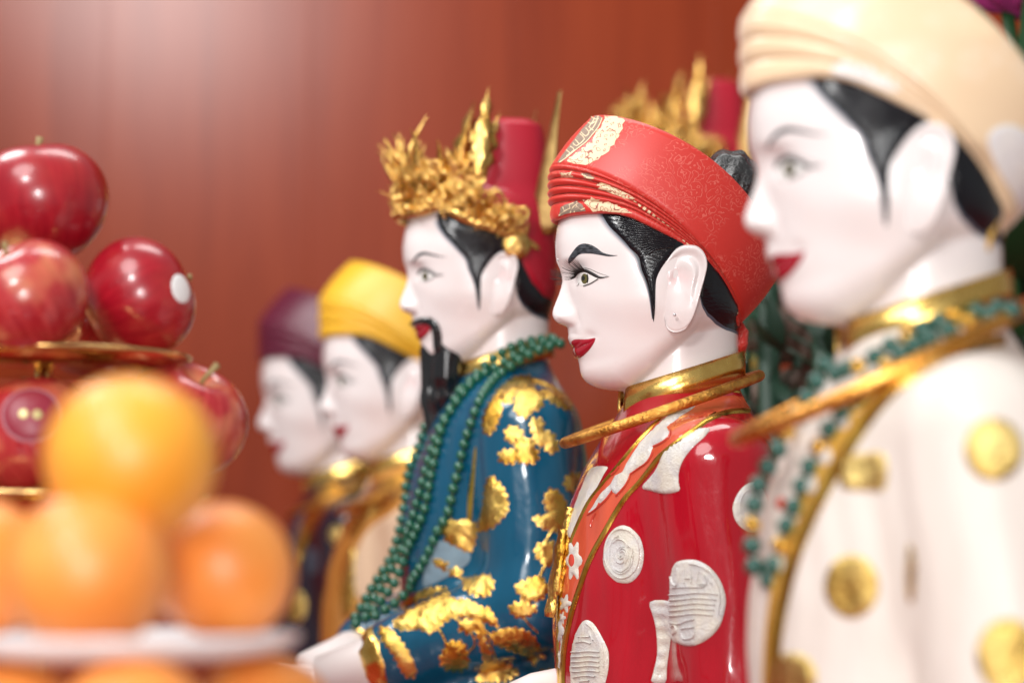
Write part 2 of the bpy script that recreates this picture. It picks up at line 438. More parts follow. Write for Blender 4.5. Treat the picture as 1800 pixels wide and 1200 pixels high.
# ------------------------------------------------------------------ implicit surfaces (robes, hands)
def surface_nets(fn, lo, hi, step):
    lo = np.array(lo, float); hi = np.array(hi, float); n = np.ceil((hi-lo)/step).astype(int)+1
    ax = [lo[i]+step*np.arange(n[i]) for i in range(3)]
    Gx, Gy, Gz = np.meshgrid(*ax, indexing='ij'); V = fn(Gx, Gy, Gz).astype(np.float32); ins = V < 0
    cnt = np.zeros(np.array(V.shape)-1, np.int32); acc = np.zeros((*cnt.shape, 3), np.float32)
    sl = lambda o: tuple(slice(o[i], V.shape[i]-1+o[i]) for i in range(3))
    corners = [(i, j, k) for i in (0, 1) for j in (0, 1) for k in (0, 1)]
    for a in corners:
        for d in range(3):
            if a[d]: continue
            b = list(a); b[d] = 1; va, vb = V[sl(a)], V[sl(b)]; cr = (va < 0) != (vb < 0)
            t = np.where(cr, va/np.where(cr, va-vb, 1), 0)
            for e in range(3): acc[..., e] += np.where(cr, a[e] + (t if e == d else 0), 0)
            cnt += cr
    act = cnt > 0; idx = -np.ones(cnt.shape, np.int64); idx[act] = np.arange(act.sum())
    cell = np.argwhere(act); P = lo + step*(cell + acc[act]/cnt[act][:, None])
    Fs = []
    for d in range(3):
        o = [0, 0, 0]; o[d] = 1
        s0 = tuple(slice(0, V.shape[i]-o[i]) for i in range(3)); s1 = tuple(slice(o[i], V.shape[i]) for i in range(3))
        cr = ins[s0] != ins[s1]; e = np.argwhere(cr)
        u, v = (d+1) % 3, (d+2) % 3
        e = e[(e[:, u] > 0) & (e[:, v] > 0) & (e[:, u] < cnt.shape[u]) & (e[:, v] < cnt.shape[v]) & (e[:, d] < cnt.shape[d])]
        q = []
        for du, dv in ((-1, -1), (0, -1), (0, 0), (-1, 0)):
            c = e.copy(); c[:, u] += du; c[:, v] += dv; q.append(idx[c[:, 0], c[:, 1], c[:, 2]])
        q = np.stack(q, 1); fl = ~ins[s0][e[:, 0], e[:, 1], e[:, 2]]; q[fl] = q[fl][:, ::-1]
        Fs.append(q)
    F = np.concatenate(Fs); F = F[(F >= 0).all(1)]
    return P, F
def sd_cone(x, y, z, a, b, ra, rb, sy=1.):
    a = np.array(a, float); b = np.array(b, float); ab = b-a
    px, py, pz = x-a[0], y-a[1], z-a[2]
    t = np.clip((px*ab[0]+py*ab[1]+pz*ab[2])/(ab@ab), 0, 1)
    return np.sqrt((px-t*ab[0])**2+(py-t*ab[1])**2+(pz-t*ab[2])**2) - (ra+(rb-ra)*t)
def smin(a, b, k):
    h = np.clip(.5+.5*(b-a)/k, 0, 1); return b+(a-b)*h-k*h*(1-h)

# ------------------------------------------------------------------ frames of the statues (photo pixel of the head axis at throat height, depth, yaw)
FR = Frame(X0, Y0, D0, R(10))                                    # red
FC_ = Frame(1585, 590, D0*.725, R(6))                            # cream
FK = Frame(862, 654, D0*1.18, R(12), .944)                             # king
FY = Frame(709, 823, D0*1.50, R(10), 1.10)                       # yellow
FP = Frame(592, 846, D0*1.72, R(10), 1.18)                       # plum
FB = Frame(1262, 395, D0*1.62, R(12), 1.02)                      # crowned one in the second row

# ------------------------------------------------------------------ parts of the head, traced on the red statue
PARTS = {}                                                       # name -> list of (part name, mesh, material)
def part(name, me, mat): PARTS.setdefault(name, []).append((me, mat)); me.materials.append(mat); me.name = name
BROW = [(998.7, 458.7), (1000, 453.3), (1006.7, 442.7), (1016, 432), (1026.7, 428), (1040, 430.7), (1050.7, 437), (1060, 444), (1074.7, 448), (1086, 449), (1070.7, 450.7), (1056, 448.5), (1040, 446), (1024, 446), (1016, 449), (1008, 457), (1001.3, 462.7)]
b_ = patch(FR, head_bvh, BROW, 2.2, .5, 3); part('eyebrow', b_, M['brow']); part('eyebrow', flipped(b_), M['brow'])
TBROW = [(1000, 459), (1004, 450), (1012, 441), (1022, 436.5), (1034, 437), (1048, 441), (1062, 445), (1078, 447), (1062, 447.5), (1048, 445.5), (1034, 443), (1023, 443.5), (1013, 448), (1005, 456), (1002, 462)]
tb_ = patch(FR, head_bvh, TBROW, 2.2, .4, 2.5); tb_.materials.append(M['brow']); tb2_ = flipped(tb_)
EYE = [(1014, 487), (1018, 480), (1026, 476), (1035, 478), (1046, 484.5), (1056, 488), (1050, 492), (1040, 498), (1029, 502.5), (1020, 502), (1015, 496)]
e_ = patch(FR, head_bvh, EYE, 2, .8, 5, lift=.5)
IRIS = [(1028.5+6.0*math.cos(t), 490+9.2*math.sin(t)) for t in np.linspace(0, 2*math.pi, 14, endpoint=False)]
i_ = patch(FR, head_bvh, IRIS, 1.6, .5, 4, sm=2, lift=1.35)
PUP = [(1026.8+2.8*math.cos(t), 489+4.6*math.sin(t)) for t in np.linspace(0, 2*math.pi, 10, endpoint=False)]
p_ = patch(FR, head_bvh, PUP, 1.4, .3, 2, sm=2, lift=1.95)
ir2 = [None]
buf = ([], [])
ribbon(FR, head_bvh, [(1033.2, 482), (1034.6, 490), (1033.0, 497.5)], 2.2, .3, 1.7, 3, into=buf)
rim_ = mesh('iris_rim', *buf)
buf = ([], [])
ribbon(FR, head_bvh, [(1011, 487), (1014, 481), (1019, 477), (1027, 475.6), (1034, 477.5), (1046, 484), (1054, 487.5), (1062, 487.5), (1071, 485.5)],
       lambda t: 6.2*math.sin(min(1, t*3+.25)*math.pi/2)*(1 if t < .62 else max(.12, (1-t)/.38)), 1.1, .9, 5, into=buf)
ribbon(FR, head_bvh, [(1026, 502.8), (1033, 500.5), (1040, 497.5), (1052, 490)], 1.8, .4, .9, 3, into=buf)
ribbon(FR, head_bvh, [(1016, 488), (1019.5, 494), (1017.5, 500), (1014.5, 503)], 1.3, .3, .9, 3, taper=(1, .4), into=buf)
ribbon(FR, head_bvh, [(1016, 474.5), (1026.7, 471.2), (1037, 473), (1053, 480), (1068, 485)], 1.1, .25, .35, 3, taper=(1, .5), into=buf)
ln_ = mesh('eye_liner', *buf)
buf = ([], [])                                                   # lashes
lid = smooth_poly([(1011.5, 488), (1014, 481.5), (1018, 478), (1024, 476.5), (1031, 477.5)], 9, False)
for k, (x, y) in enumerate(lid):
    loc, nor = FR.hit(head_bvh, x, y)
    if loc is None: continue
    t = k/(len(lid)-1); L = (23 + 9*math.sin(t*math.pi) + random.uniform(-2, 3))
    d = Vector((1.0, .30+.2*t, -.55 + 1.25*t + random.uniform(-.08, .08))).normalized(); upv = Vector((.1, .1, 1))
    pts = [loc + nor*(.9*U) + (d*(L*q) + upv*(L*.28*q*q))*U for q in (0, .35, .7, 1)]
    add(buf, tube(pts, lambda q: (1.0-.85*q)*.62*U, 4))
la_ = mesh('eyelashes', *buf)
for mm, fl in (('', False), ('f', True)):
    q = (lambda m: flipped(m)) if fl else (lambda m: m)
    part('eye', q(e_), M['sclera']); part('iris', q(i_), M['iris']); part('pupil', q(p_), M['pupil'])
    part('iris_rim', q(rim_), M['pupil'])
    part('eye_liner', q(ln_), M['liner']); part('eyelashes', q(la_), M['lash'])
UPL = [(1004.5, 601), (1007, 598), (1010, 596.7), (1015, 596), (1026.7, 596.3), (1036.7, 595.3), (1045, 593.8), (1047, 595.8), (1041.7, 600), (1033, 603.6), (1023, 608), (1015, 611.7), (1009.5, 611.7), (1006, 606.7)]
LOL = [(1010, 612), (1015, 611.9), (1023, 608.3), (1033, 603.9), (1046, 597), (1041.7, 606.7), (1035, 615.8), (1026.7, 624), (1019, 629), (1014.5, 628.3), (1011.5, 622.5), (1010.3, 616.7)]
ul = patch(FR, head_bvh, UPL, 2, 1.6, 5, sm=3, lift=.4, mirror=True); ll = patch(FR, head_bvh, LOL, 2, 2.6, 7, sm=3, lift=.4, mirror=True)
part('upper_lip', ul, M['lips']); part('lower_lip', ll, M['lips'])
gb = ([], []); 
loc, nor = FR.hit(head_bvh, 987.5, 454)
gm = sphere_me('gem', 3.2*U, 10, 6)
for v in gm.vertices: v.co = v.co + Vector((loc.x, 0, loc.z)) + Vector((.6*U, 0, 0))
part('forehead_gem', gm, M['gem'])

# hair at the temple with the long pointed sideburn
TEMPLE = [(1056, 352), (1058.7, 375), (1064, 386.7), (1073, 400), (1086.7, 413), (1100, 426.7), (1108, 437), (1117, 445), (1124, 454), (1128, 474), (1138, 498), (1144, 524), (1148.6, 566), (1151.6, 540), (1152.6, 500), (1156, 484), (1166, 466), (1182, 446), (1196, 436), (1212, 432), (1236, 440), (1240, 420), (1200, 385), (1150, 360), (1100, 348)]
th = patch(FR, head_bvh, TEMPLE, 3.2, 3.2, 9, sm=3, relief=lambda x, y: .5*math.sin((y-.35*x)*.9))
buf = ([], [])
for k in range(15):
    t = k/14; a = np.array([1070+52*t, 380+72*t]); b = np.array([1203-20*t, 392+42*t])
    mid = (a+b)/2 + np.array([2, 9-14*t])
    a = a + (mid-a)*(.10+.10*random.random())
    ribbon(FR, head_bvh, [a, a*.5+mid*.5+np.array([0, 1.5]), mid, b], lambda q: 5.0*math.sin(max(.05, min(1, q*2.4+.1))*math.pi/2), 2.6, 3.0, 5, into=buf)
for k in range(4):
    ribbon(FR, head_bvh, [(1130+5*k, 462+3*k), (1139+3*k, 486), (1145+1.6*k, 520), (1149, 552)], 3.6, 1.3, 2.2, 5, taper=(1, .25), into=buf)
st = mesh('hair_strands', *buf)
buf = ([], []); EDGE = [(1057, 366), (1060, 378), (1067, 391), (1078, 405), (1092, 419), (1104, 432), (1114, 443), (1122, 456), (1127, 474), (1137, 498), (1143.5, 524), (1148, 560)]
ribbon(FR, head_bvh, EDGE, 7, .2, .25, 5, taper=(1.2, .25), into=buf)
ed = mesh('hairline', *buf)
buf = ([], []); ribbon(FR, head_bvh, [(x-1.5, y+.7) for x, y in EDGE], 19, .25, .12, 9, taper=(1.2, .12), into=buf)
ed2 = mesh('hairline_wash', *buf); at_ = ed2.attributes.new('fade', 'FLOAT', 'POINT')
for i, d_ in enumerate(at_.data): d_.value = 1-(i % 9)/8
for q in (lambda m: m, flipped):
    part('temple_hair', q(th), M['hair']); part('hair_strands', q(st), M['hair']); part('hairline_wash', q(ed2), M['hair_wash'])

# hair behind the ears and over the crown, grown on the polar surface
def hair_shell(off, lower, name, mat, ztop=424.3):
    """lower: list of (phi_deg, z) along the hairline"""
    tab = [(R(a), z) for a, z in lower]; ph = np.linspace(tab[0][0], 2*math.pi-tab[0][0], 150); V = []; nz = 60
    for p in ph:
        pp = p if p <= math.pi else p-2*math.pi; z0 = I(abs(pp), tab)
        zz = z0 + (ztop-z0)*np.linspace(0, 1, nz)**1.0
        f, s = head_surface(np.full(nz, pp), zz)
        o = off*np.clip(np.linspace(0, 1, nz)*9, .12, 1); r = np.hypot(f, s)+1e-6
        V += [((f[i]*(1+o[i]/max(r[i], 30)))*U, (s[i]*(1+o[i]/max(r[i], 30)))*U, (zz[i]+(o[i] if i > nz*.85 else 0))*U) for i in range(nz)]
    F = [(i*nz+k, (i+1)*nz+k, (i+1)*nz+k+1, i*nz+k+1) for i in range(len(ph)-1) for k in range(nz-1)]
    part(name, mesh(name, V, F), mat)
pts = []
for x, y in [(1228, 505), (1234, 534), (1244, 550), (1260, 564), (1276, 575), (1287, 582)]:
    loc, nor = FR.hit(head_bvh, x, y)
    if loc: pts.append((math.degrees(math.atan2(loc.y, loc.x)), loc.z/U))
print('NAPE', [(round(a), round(z)) for a, z in pts])
NAPE = [(62, 330), (78, 300), (92, 280), (pts[0][0]-3, 235)] + pts[:-1] + [(max(pts[-1][0]+12, 150), 116), (180, 112)]
NAPE = sorted({round(a, 1): z for a, z in NAPE}.items())
hair_shell(5, NAPE, 'back_hair', M['hair'])
hair_shell(1.6, [(a, z-(5 if a > 95 else 0)) for a, z in NAPE], 'nape_hairline', M['hair_edge'])

# the ear
def build_ear():
    out = smooth_poly([(1205, 431), (1222, 434), (1234, 447), (1238.5, 466), (1235, 488), (1229, 512), (1223, 538), (1216, 561), (1207, 576), (1195, 582.5), (1183, 581.5), (1175, 573), (1172, 556), (1166, 540), (1158, 522), (1153, 503), (1155, 486), (1165, 467), (1179, 447), (1192, 435)], 4)
    cen = np.array([1194., 500.]); n = len(out)
    base = [FR.plane(x, y, 128*U) for x, y in out]; bc = FR.plane(*cen, 128*U)
    P = np.array([(b.x/U, b.z/U) for b in base]); c0 = np.array([bc.x/U, bc.z/U])
    f0 = P[:, 0].max(); V = []; rows = []
    ts = list(np.linspace(0.04, 1, 26)); 
    ang = np.arctan2(-(out[:, 1]-cen[1]), out[:, 0]-cen[0])       # photo angle, 0 = towards the nape, pi/2 = up
    for t in ts:
        row = []
        for k in range(n):
            p = c0 + t*(P[k]-c0); s = 114.5 + (f0-p[0])*.40
            up = max(0., min(1., (p[1]-(Y0-555))/45.))               # upper ear: 1, lobe: 0
            bk = .5+.5*math.cos(ang[k]-.7); rim = bk*up
            s += rim*(2.4*math.exp(-((t-.92)/.10)**2) - 4.2*math.exp(-((t-.74)/.10)**2) + 2.2*math.exp(-((t-.5)/.12)**2))
            q = p - np.array([c0[0]+2, Y0-492]); s -= 7*math.exp(-(q[0]/13)**2-(q[1]/25)**2)
            s += 2.2*math.exp(-((q[0]-17)/8)**2-((q[1]+2)/13)**2)
            s += (1-up)*3.0*math.exp(-((t-.6)/.35)**2)
            s -= 3.0*max(0, (t-.95)/.05)**2; s -= 13*max(0., math.cos(ang[k]+2.5))*t*t
            row.append((p[0]*U, s*U, p[1]*U))
        rows.append(row)
    for sc2, ds in ((1.0, 5.), (.975, 10.), (.86, 15.), (.66, 34.)):
        row = []
        for k in range(n):
            p = c0 + sc2*(P[k]-c0); pe = P[k]; s = 114.5+(f0-pe[0])*.40-3-ds*(1. if ds < 20 else 1.4)
            row.append((p[0]*U, s*U, p[1]*U))
        rows.append(row)
    for r in rows: V += r
    F = [(i*n+k, i*n+(k+1) % n, (i+1)*n+(k+1) % n, (i+1)*n+k) for i in range(len(rows)-1) for k in range(n)]
    F.append(tuple(range(n))[::-1])
    return mesh('ear', V, F)
ear = build_ear()
M['ear'] = skin_mat('ear skin', (.77, .712, .705), (.77, .66, .645))
g = G(M['ear']); cc = FR.plane(1189, 491, 120*U)
vd = g.n('ShaderNodeVectorMath', operation='DISTANCE'); tc = g.n('ShaderNodeTexCoord')
ab = g.n('ShaderNodeVectorMath', operation='ABSOLUTE'); g.t.links.new(tc.outputs['Object'], ab.inputs[0]); g.t.links.new(ab.outputs[0], vd.inputs[0])
vd.inputs[1].default_value = (abs(cc.x), .053, cc.z)
old = g.b.inputs['Base Color'].links[0].from_socket
g.out('Base Color', g.mix(g.ramp(g.math('MULTIPLY', vd.outputs['Value'], 1/.0105), [(.2, (.45,)*3), (1., (0, 0, 0))]), old, (.80, .42, .42)))   # blush painted in the bowl of the ear
part('ear', ear, M['ear']); part('ear', flipped(ear), M['ear'])
small_ears = []
for e0 in (PARTS['ear'][0][0], PARTS['ear'][1][0]):
    e1 = e0.copy(); co = np.array([v.co[:] for v in e1.vertices])
    co[:, 0] = .004 + (co[:, 0]-.004)*.84; co[:, 2] = .092 + (co[:, 2]-.092)*.90; co[:, 1] = co[:, 1]-np.sign(co[:, 1])*.0012
    e1.vertices.foreach_set('co', co.ravel()); e1.update(); small_ears.append(e1)
cc = FR.plane(1186, 553, 138*U)
st_ = sphere_me('ear_stud', 3.0*U, 10, 6)
for v in st_.vertices: v.co = v.co + cc
part('ear_stud', st_, M['gem']); part('ear_stud', flipped(st_), M['gem'])

# hair bun
bun = sphere_me('hair_bun', 1, 40, 24); bc = FR.plane(1284, 318, 0)
for v in bun.vertices:
    w = 1 + .05*math.sin(v.co.x*9+v.co.z*5)+.04*math.sin(v.co.y*11+v.co.x*4)
    v.co = Vector((v.co.x*52, v.co.y*56, v.co.z*54))*(w*U) + bc
part('hair_bun', bun, M['bun'])

# ------------------------------------------------------------------ robe mould
T_FRONT = [(20, 60), (-5, 72), (-35, 86), (-60, 100), (-120, 135), (-200, 166), (-260, 181), (-330, 192), (-400, 196), (-500, 191), (-620, 205), (-760, 300), (-900, 330), (-1200, 330)]
T_BACK = [(20, -128), (0, -138), (-35, -152), (-100, -186), (-200, -206), (-400, -200), (-720, -215), (-1200, -240)]
T_WID = [(20, 86), (0, 100), (-25, 140), (-50, 200), (-80, 246), (-120, 262), (-200, 258), (-400, 240), (-620, 262), (-760, 380), (-900, 410), (-1200, 410)]
def robe_fn(arm):
    def fn(f, s, z):
        zz = np.clip(z, -1200, 20); front = smooth_tab(zz, T_FRONT, 14); back = smooth_tab(zz, T_BACK, 14); w = smooth_tab(zz, T_WID, 12)
        c = (front+back)/2; a = (front-back)/2
        rho = (np.abs((f-c)/a)**2.2 + np.abs(s/w)**2.2)**(1/2.2); d = (rho-1)*np.minimum(a, w)*.8
        d = np.maximum(d, z-28)
        sa = np.abs(s)
        for seg in arm: d = smin(d, sd_cone(f, sa, z, *seg[:4]), seg[4] if len(seg) > 4 else 18)
        m = np.clip((-70-z)/90, 0, 1)
        d = d + m*(1.0*np.sin(f*.055+sa*.045+1.4*np.sin(z*.013)+.5) + 0.9*np.sin(f*.11-sa*.07+1.8*np.sin(z*.017+1.)))
        return np.maximum(d, -1130-z)
    return fn
ARM = [((-28, 245, -140), (-45, 318, -560), 96, 88, 46), ((-45, 318, -575), (170, 165, -640), 86, 74, 24)]
def build_robe(arm, step=8.):
    P, F = surface_nets(robe_fn(arm), (-350, -440, -1140), (420, 440, 40), step)
    return P*U, F
RV, RF = build_robe(ARM)
robe_me = mesh('robe', RV, RF)
robe_bvh = BVHTree.FromPolygons([Vector(v) for v in RV], RF.tolist())

# collar
def build_collar():
    ph = np.linspace(R(13), R(347), 90); V = []; prof = [(0, 0), (.0, 3), (.5, 3.5), (1, 2.5), (1, -2.5), (.5, -2), (0, -2)]
    rows = []
    for p in ph:
        e = min(1, (min(p, 2*math.pi-p)-R(13))/R(9))
        f0 = -29 + 110*math.cos(p); s0 = 97*math.sin(p)
        zb = -34 + (79-f0)*.318; zt = zb + 50*(.62+.38*math.sqrt(max(0, 1-(1-e)**2)))
        row = []
        for v, o in prof:
            row.append(((f0+o*math.cos(p))*U*1, (s0+o*math.sin(p))*U, (zb-14*(1-v)*0+(zt-zb)*v)*U))
        rows.append(row)
    n = len(prof); V = [v for r in rows for v in r]
    F = [(i*n+k, (i+1)*n+k, (i+1)*n+(k+1) % n, i*n+(k+1) % n) for i in range(len(ph)-1) for k in range(n)]
    F += [tuple(range(n)), tuple(range((len(ph)-1)*n, len(ph)*n))[::-1]]
    return mesh('collar', V, F)
collar_me = build_collar()

def make_statue(name, fr, label, robe=True, plain=False, skip=(), group='painted deity statues in a row', robe_mat=None, robe_mesh=None):
    root = empty(name, fr.base, fr.rz, fr.scale); tag(root, label, 'statue', group)
    loc = (0, 0, fr.h)
    hd = link('head', head_me, M['skin'], root, loc)
    eyes = []
    for nm, lst in PARTS.items():
        if nm in skip or (plain and nm in ('eyelashes', 'eyebrow', 'ear', 'ear_stud')): continue
        for k, (me, mt) in enumerate(lst):
            if nm in ('iris', 'iris_rim', 'pupil'): o = link(nm, me, mt, eyes[k])
            elif nm in ('eye_liner', 'eyelashes'): o = link(nm, me, mt, eyes[k])
            else: o = link(nm, me, mt, root, loc)
            if nm == 'eye': eyes.append(o)
    if plain:
        for m_ in (tb_, tb2_): link('eyebrow', m_, M['brow'], root, loc)
        for m_ in small_ears: link('ear', m_, M['ear'], root, loc)
    link('collar', collar_me, M['gold'], root, loc)
    if robe_mat:
        o = link('robe', robe_mesh or robe_me, M['red'], root, loc); recolor(o, robe_mat)
    return root

# ------------------------------------------------------------------ turban mould
TB_F, TB_B = (204., 408.), (-134., 132.)             # band's lower edge on the midline, front and back (f, z)
def band_point(th, v, off=0.):
    c = np.array([(TB_F[0]+TB_B[0])/2, (TB_F[1]+TB_B[1])/2]); d = np.array(TB_F)-np.array(TB_B); a = np.linalg.norm(d)/2; e1 = d/(2*a)
    n = np.array([-e1[1], e1[0]]); b = 146.
    flare = 1 + .02*math.sin(v*math.pi)
    ca, sa = math.cos(th), math.sin(th)
    p = c + e1*(a*flare+off)*ca + n*((113+9*sa*sa)*v + 33*sa*sa)
    return np.array([p[0], (b*flare+off)*sa*(1.0), p[1]])
def band_mesh():
    th = np.linspace(0, 2*math.pi, 140, endpoint=False); prof = [(v, 0) for v in np.linspace(0, 1, 14)] + [(1.012, -4), (1., -8)] + [(v, -9) for v in np.linspace(.95, 0.02, 8)] + [(-.01, -5)]
    V = [band_point(t, v, o)*U for t in th for v, o in prof]; n = len(prof); m = len(th)
    F = [(i*n+k, ((i+1) % m)*n+k, ((i+1) % m)*n+(k+1) % n, i*n+(k+1) % n) for i in range(m) for k in range(n)]
    return mesh('band', V, F)
LOW = [(960, 392), (975, 386.5), (1000, 378.5), (1030, 375), (1060, 374), (1085, 375.5), (1110, 382), (1140, 396), (1170, 411), (1200, 428), (1225, 450), (1245, 475), (1270, 510), (1290, 545), (1302, 578), (1400, 640)]
LX = [a for a, _ in LOW]; LY = [b for _, b in LOW]
def low_point(th):
    """the turban's lower edge: an ellipse round the head, height traced in the photo"""
    f = 34 + 166*math.cos(th); s = 131*abs(math.sin(th)); z = 300 - (200-f)*.5
    for _ in range(6):
        x, y = FR.px((f*U, s*U, z*U)); z += (y - np.interp(x, LX, LY))*.9
    return np.array([f, s*(1 if math.sin(th) >= 0 else -1), z])
LOWP = {}
def lowp(th):
    k = round(abs(th if th <= math.pi else 2*math.pi-th), 5)
    if k not in LOWP: LOWP[k] = low_point(k)
    p = LOWP[k].copy()
    if th > math.pi: p[1] = -abs(p[1])
    return p
def fold_mesh(v0, v1, bul, flat=False):
    th = np.linspace(0, 2*math.pi, 120, endpoint=False); n = 9; V = []
    for t in th:
        L = lowp(t); Ub = band_point(t, .03, -2.); gap = np.linalg.norm(Ub-L); out = np.array([math.cos(t), math.sin(t), 0])
        for k in range(n):
            q = k/(n-1); v = v0+(v1-v0)*q; p = L + (Ub-L)*v
            amp = bul*min(1, gap/80) + .6
            p = p + out*(amp*math.sin(q*math.pi)**(.35 if flat else .6) - 3 - (0 if flat else 2.))
            V.append(p*U)
        V.append((L + (Ub-L)*((v0+v1)/2) - out*12)*U)
    n += 1; m = len(th)
    F = [(i*n+k, ((i+1) % m)*n+k, ((i+1) % m)*n+(k+1) % n, i*n+(k+1) % n) for i in range(m) for k in range(n)]
    return mesh('fold', V, F)
band_me = band_mesh()
FOLDS = [(-.02, .30, 7, True), (.28, .44, 13, False), (.43, .59, 13.5, False), (.58, .74, 13.5, False), (.73, .88, 13, False), (.87, 1.0, 10, False)]
fold_mes = [fold_mesh(*f) for f in FOLDS]
soft_mes = [fold_mesh(*f) for f in ((-.02, .36, 7, True), (.33, .68, 8, True), (.65, 1.0, 8, True))]
def make_turban(fr, label, mat, group='cloth turbans on the statues', folds=None):
    root = empty('turban', fr.o, fr.rz, fr.scale); tag(root, label, 'turban', group)
    recolor(link('band', band_me, M['satin_red'], root), mat)
    for i, m in enumerate(folds or soft_mes): recolor(link('fold' if i else 'lower_band', m, M['satin_red'], root), mat)
    return root
def bvh_of(mes):
    V = []; F = []
    for m in mes:
        k = len(V); V += [v.co.copy() for v in m.vertices]; F += [tuple(i+k for i in p.vertices) for p in m.polygons]
    return BVHTree.FromPolygons(V, F)

# ================================================================== SETTING
def wood_mat(name, a, b, c):
    m = nmat(name, a, .4, coat=.34, coat_rough=.22, spec=.03); g = G(m)
    oi = g.n('ShaderNodeObjectInfo'); tc = g.n('ShaderNodeTexCoord')
    ad = g.n('ShaderNodeVectorMath', operation='MULTIPLY_ADD'); g.t.links.new(tc.outputs['Object'], ad.inputs[0]); ad.inputs[1].default_value = (1, 1, .07)
    cm = g.n('ShaderNodeCombineXYZ'); mu = g.math('MULTIPLY', oi.outputs['Random'], 37.); 
    for i in range(3): g.t.links.new(mu, cm.inputs[i])
    g.t.links.new(cm.outputs[0], ad.inputs[2]); v = ad.outputs[0]
    n1 = g.noise(v, 9, 6, .6, 1.2); n2 = g.noise(v, 60, 5, .65)
    col = g.ramp(n1, [(.30, c), (.50, a), (.72, b)])
    col = g.mix(g.math('MULTIPLY', g.ramp(n2, [(.45, (0, 0, 0)), (.7, (1, 1, 1))]), .4), col, c)
    hs = g.n('ShaderNodeHueSaturation', inp={'Color': col}); g.t.links.new(g.math('MULTIPLY_ADD', oi.outputs['Random'], .08, .96), hs.inputs['Value'])
    g.out('Base Color', hs.outputs[0]); g.out('Roughness', g.math('MULTIPLY_ADD', n2, .2, .28))
    g.bump(n2, .15, .002)
    return m
M['wood'] = wood_mat('varnished red wood', (.265, .036, .0085), (.31, .047, .012), (.21, .026, .006))
def box(name, size, mat, parent=None, loc=(0, 0, 0), bev=.004, seg=2):
    bm = bmesh.new(); bmesh.ops.create_cube(bm, size=1)
    for v in bm.verts: v.co = Vector((v.co.x*size[0], v.co.y*size[1], v.co.z*size[2]))
    bmesh.ops.bevel(bm, geom=bm.edges, offset=bev, segments=seg, affect='EDGES', profile=.6)
    me = bpy.data.meshes.new(name); bm.to_mesh(me); bm.free(); return link(name, me, mat, parent, loc, smooth=False)
wall = empty('wall', (0, 3.78, -.75)); wall['kind'] = 'structure'
pk = box('plank', (.3198, .03, 3.2), M['wood'], wall, (-2.4, 0, 1.6), .0006)
for i in range(1, 16):
    c = pk.copy(); C.objects.link(c); c.parent = wall; c.location = (-2.4+.32*i, 0, 1.6)
wb_ = link('backing', mesh('backing', [(-2.5, .02, 0), (2.5, .02, 0), (2.5, .02, 3.2), (-2.5, .02, 3.2)], [(0, 1, 2, 3)]), M['wood'], wall)
floor = link('floor', mesh('floor', [(-2.5, -1.2, -.75), (2.5, -1.2, -.75), (2.5, 3.8, -.75), (-2.5, 3.8, -.75)], [(0, 1, 2, 3)]), nmat('dark tile', (.10, .06, .045), .35)); floor['kind'] = 'structure'
M['cloth_red'] = nmat('red altar lacquer', (.30, .02, .015), .35, coat=.3)
altar = empty('altar_table', (0.25, 2.2, -.75)); tag(altar, 'low red lacquered altar table carrying the statues and fruit', 'table')
box('table_top', (2.3, 2.9, .06), M['cloth_red'], altar, (0, 0, .72), .008)
for sx in (-1, 1):
    for sy in (-1, 1): box('leg', (.1, .1, .69), M['cloth_red'], altar, (sx*1.05, sy*1.35, .345), .008)

# ================================================================== RED STATUE
def robe_for(V, F, h):
    P = np.array(V).copy(); P[:, 2] = np.maximum(P[:, 2], -h+.0005); return mesh('robe', P, F)
red = make_statue('deity_statue', FR, 'white-faced statue in glossy red robe with silvery white medallions and coral placket', robe_mat=M['red'], robe_mesh=robe_for(RV, RF, FR.h))
RL = (0, 0, FR.h)
def rp(name, me, mat, root=red, loc=RL): return link(name, me, mat, root, loc)
OUTER = [(1345, 735), (1326, 723), (1285, 723.5), (1248, 736), (1220, 756), (1194, 775), (1161.5, 801), (1144, 823), (1124.6, 847), (1100.8, 873), (1081, 903), (1062, 937), (1045, 967), (1032, 995), (1020, 1030), (1007, 1070), (997, 1112), (991, 1150), (989, 1197), (990, 1240)]
INNER = [(1168, 729), (1144, 751.5), (1120, 777.5), (1098.6, 803.5), (1077, 829.5), (1053, 857.6), (1033.7, 884), (1014, 925), (1003, 955), (996, 985), (990, 1020), (986, 1050), (983, 1090), (981, 1130), (982, 1170), (984, 1210)]
pl = [(1338, 705), (1318, 697), (1290, 694), (1250, 700), (1200, 716)] + INNER + OUTER[::-1]
placket = rp('placket', patch(FR, robe_bvh, pl, 7, 1.2, 4, sm=2), M['coral'])
rp('gold_trim', ribbon(FR, robe_bvh, OUTER, 8.5, 3.4, .6, 7), M['gold_line'])
rp('gold_trim', ribbon(FR, robe_bvh, INNER, 5, 2.4, .8, 5), M['gold_line'])
rp('gold_trim', ribbon(FR, robe_bvh, [(1262, 690), (1282, 687), (1306, 690), (1328, 699), (1342, 712)], 4, 2, .6, 5), M['gold_line'])
def pearl(poly, h=3.4, step=4.5, edge=3.2, sm=3, lift=.5, rel=None, name='applique', mat='pearl', root=None, fr=None, bvh=None, loc=None):
    me = patch(fr or FR, bvh or robe_bvh, poly, step, h, edge, sm=sm, lift=lift, relief=rel)
    return link(name, me, M[mat], root or red, loc or RL)
rough = lambda x, y: .5*math.sin(x*.7+math.sin(y*.5)*2)*math.sin(y*.6)
P1 = [(1248, 753.6), (1231, 752.5), (1215.6, 760), (1196, 773), (1174.5, 788), (1163.6, 803), (1150.6, 829), (1129, 855.5), (1144, 862), (1168, 867.4), (1194, 862), (1193, 847), (1194, 827), (1202.6, 805.6), (1220, 784), (1237, 769)]
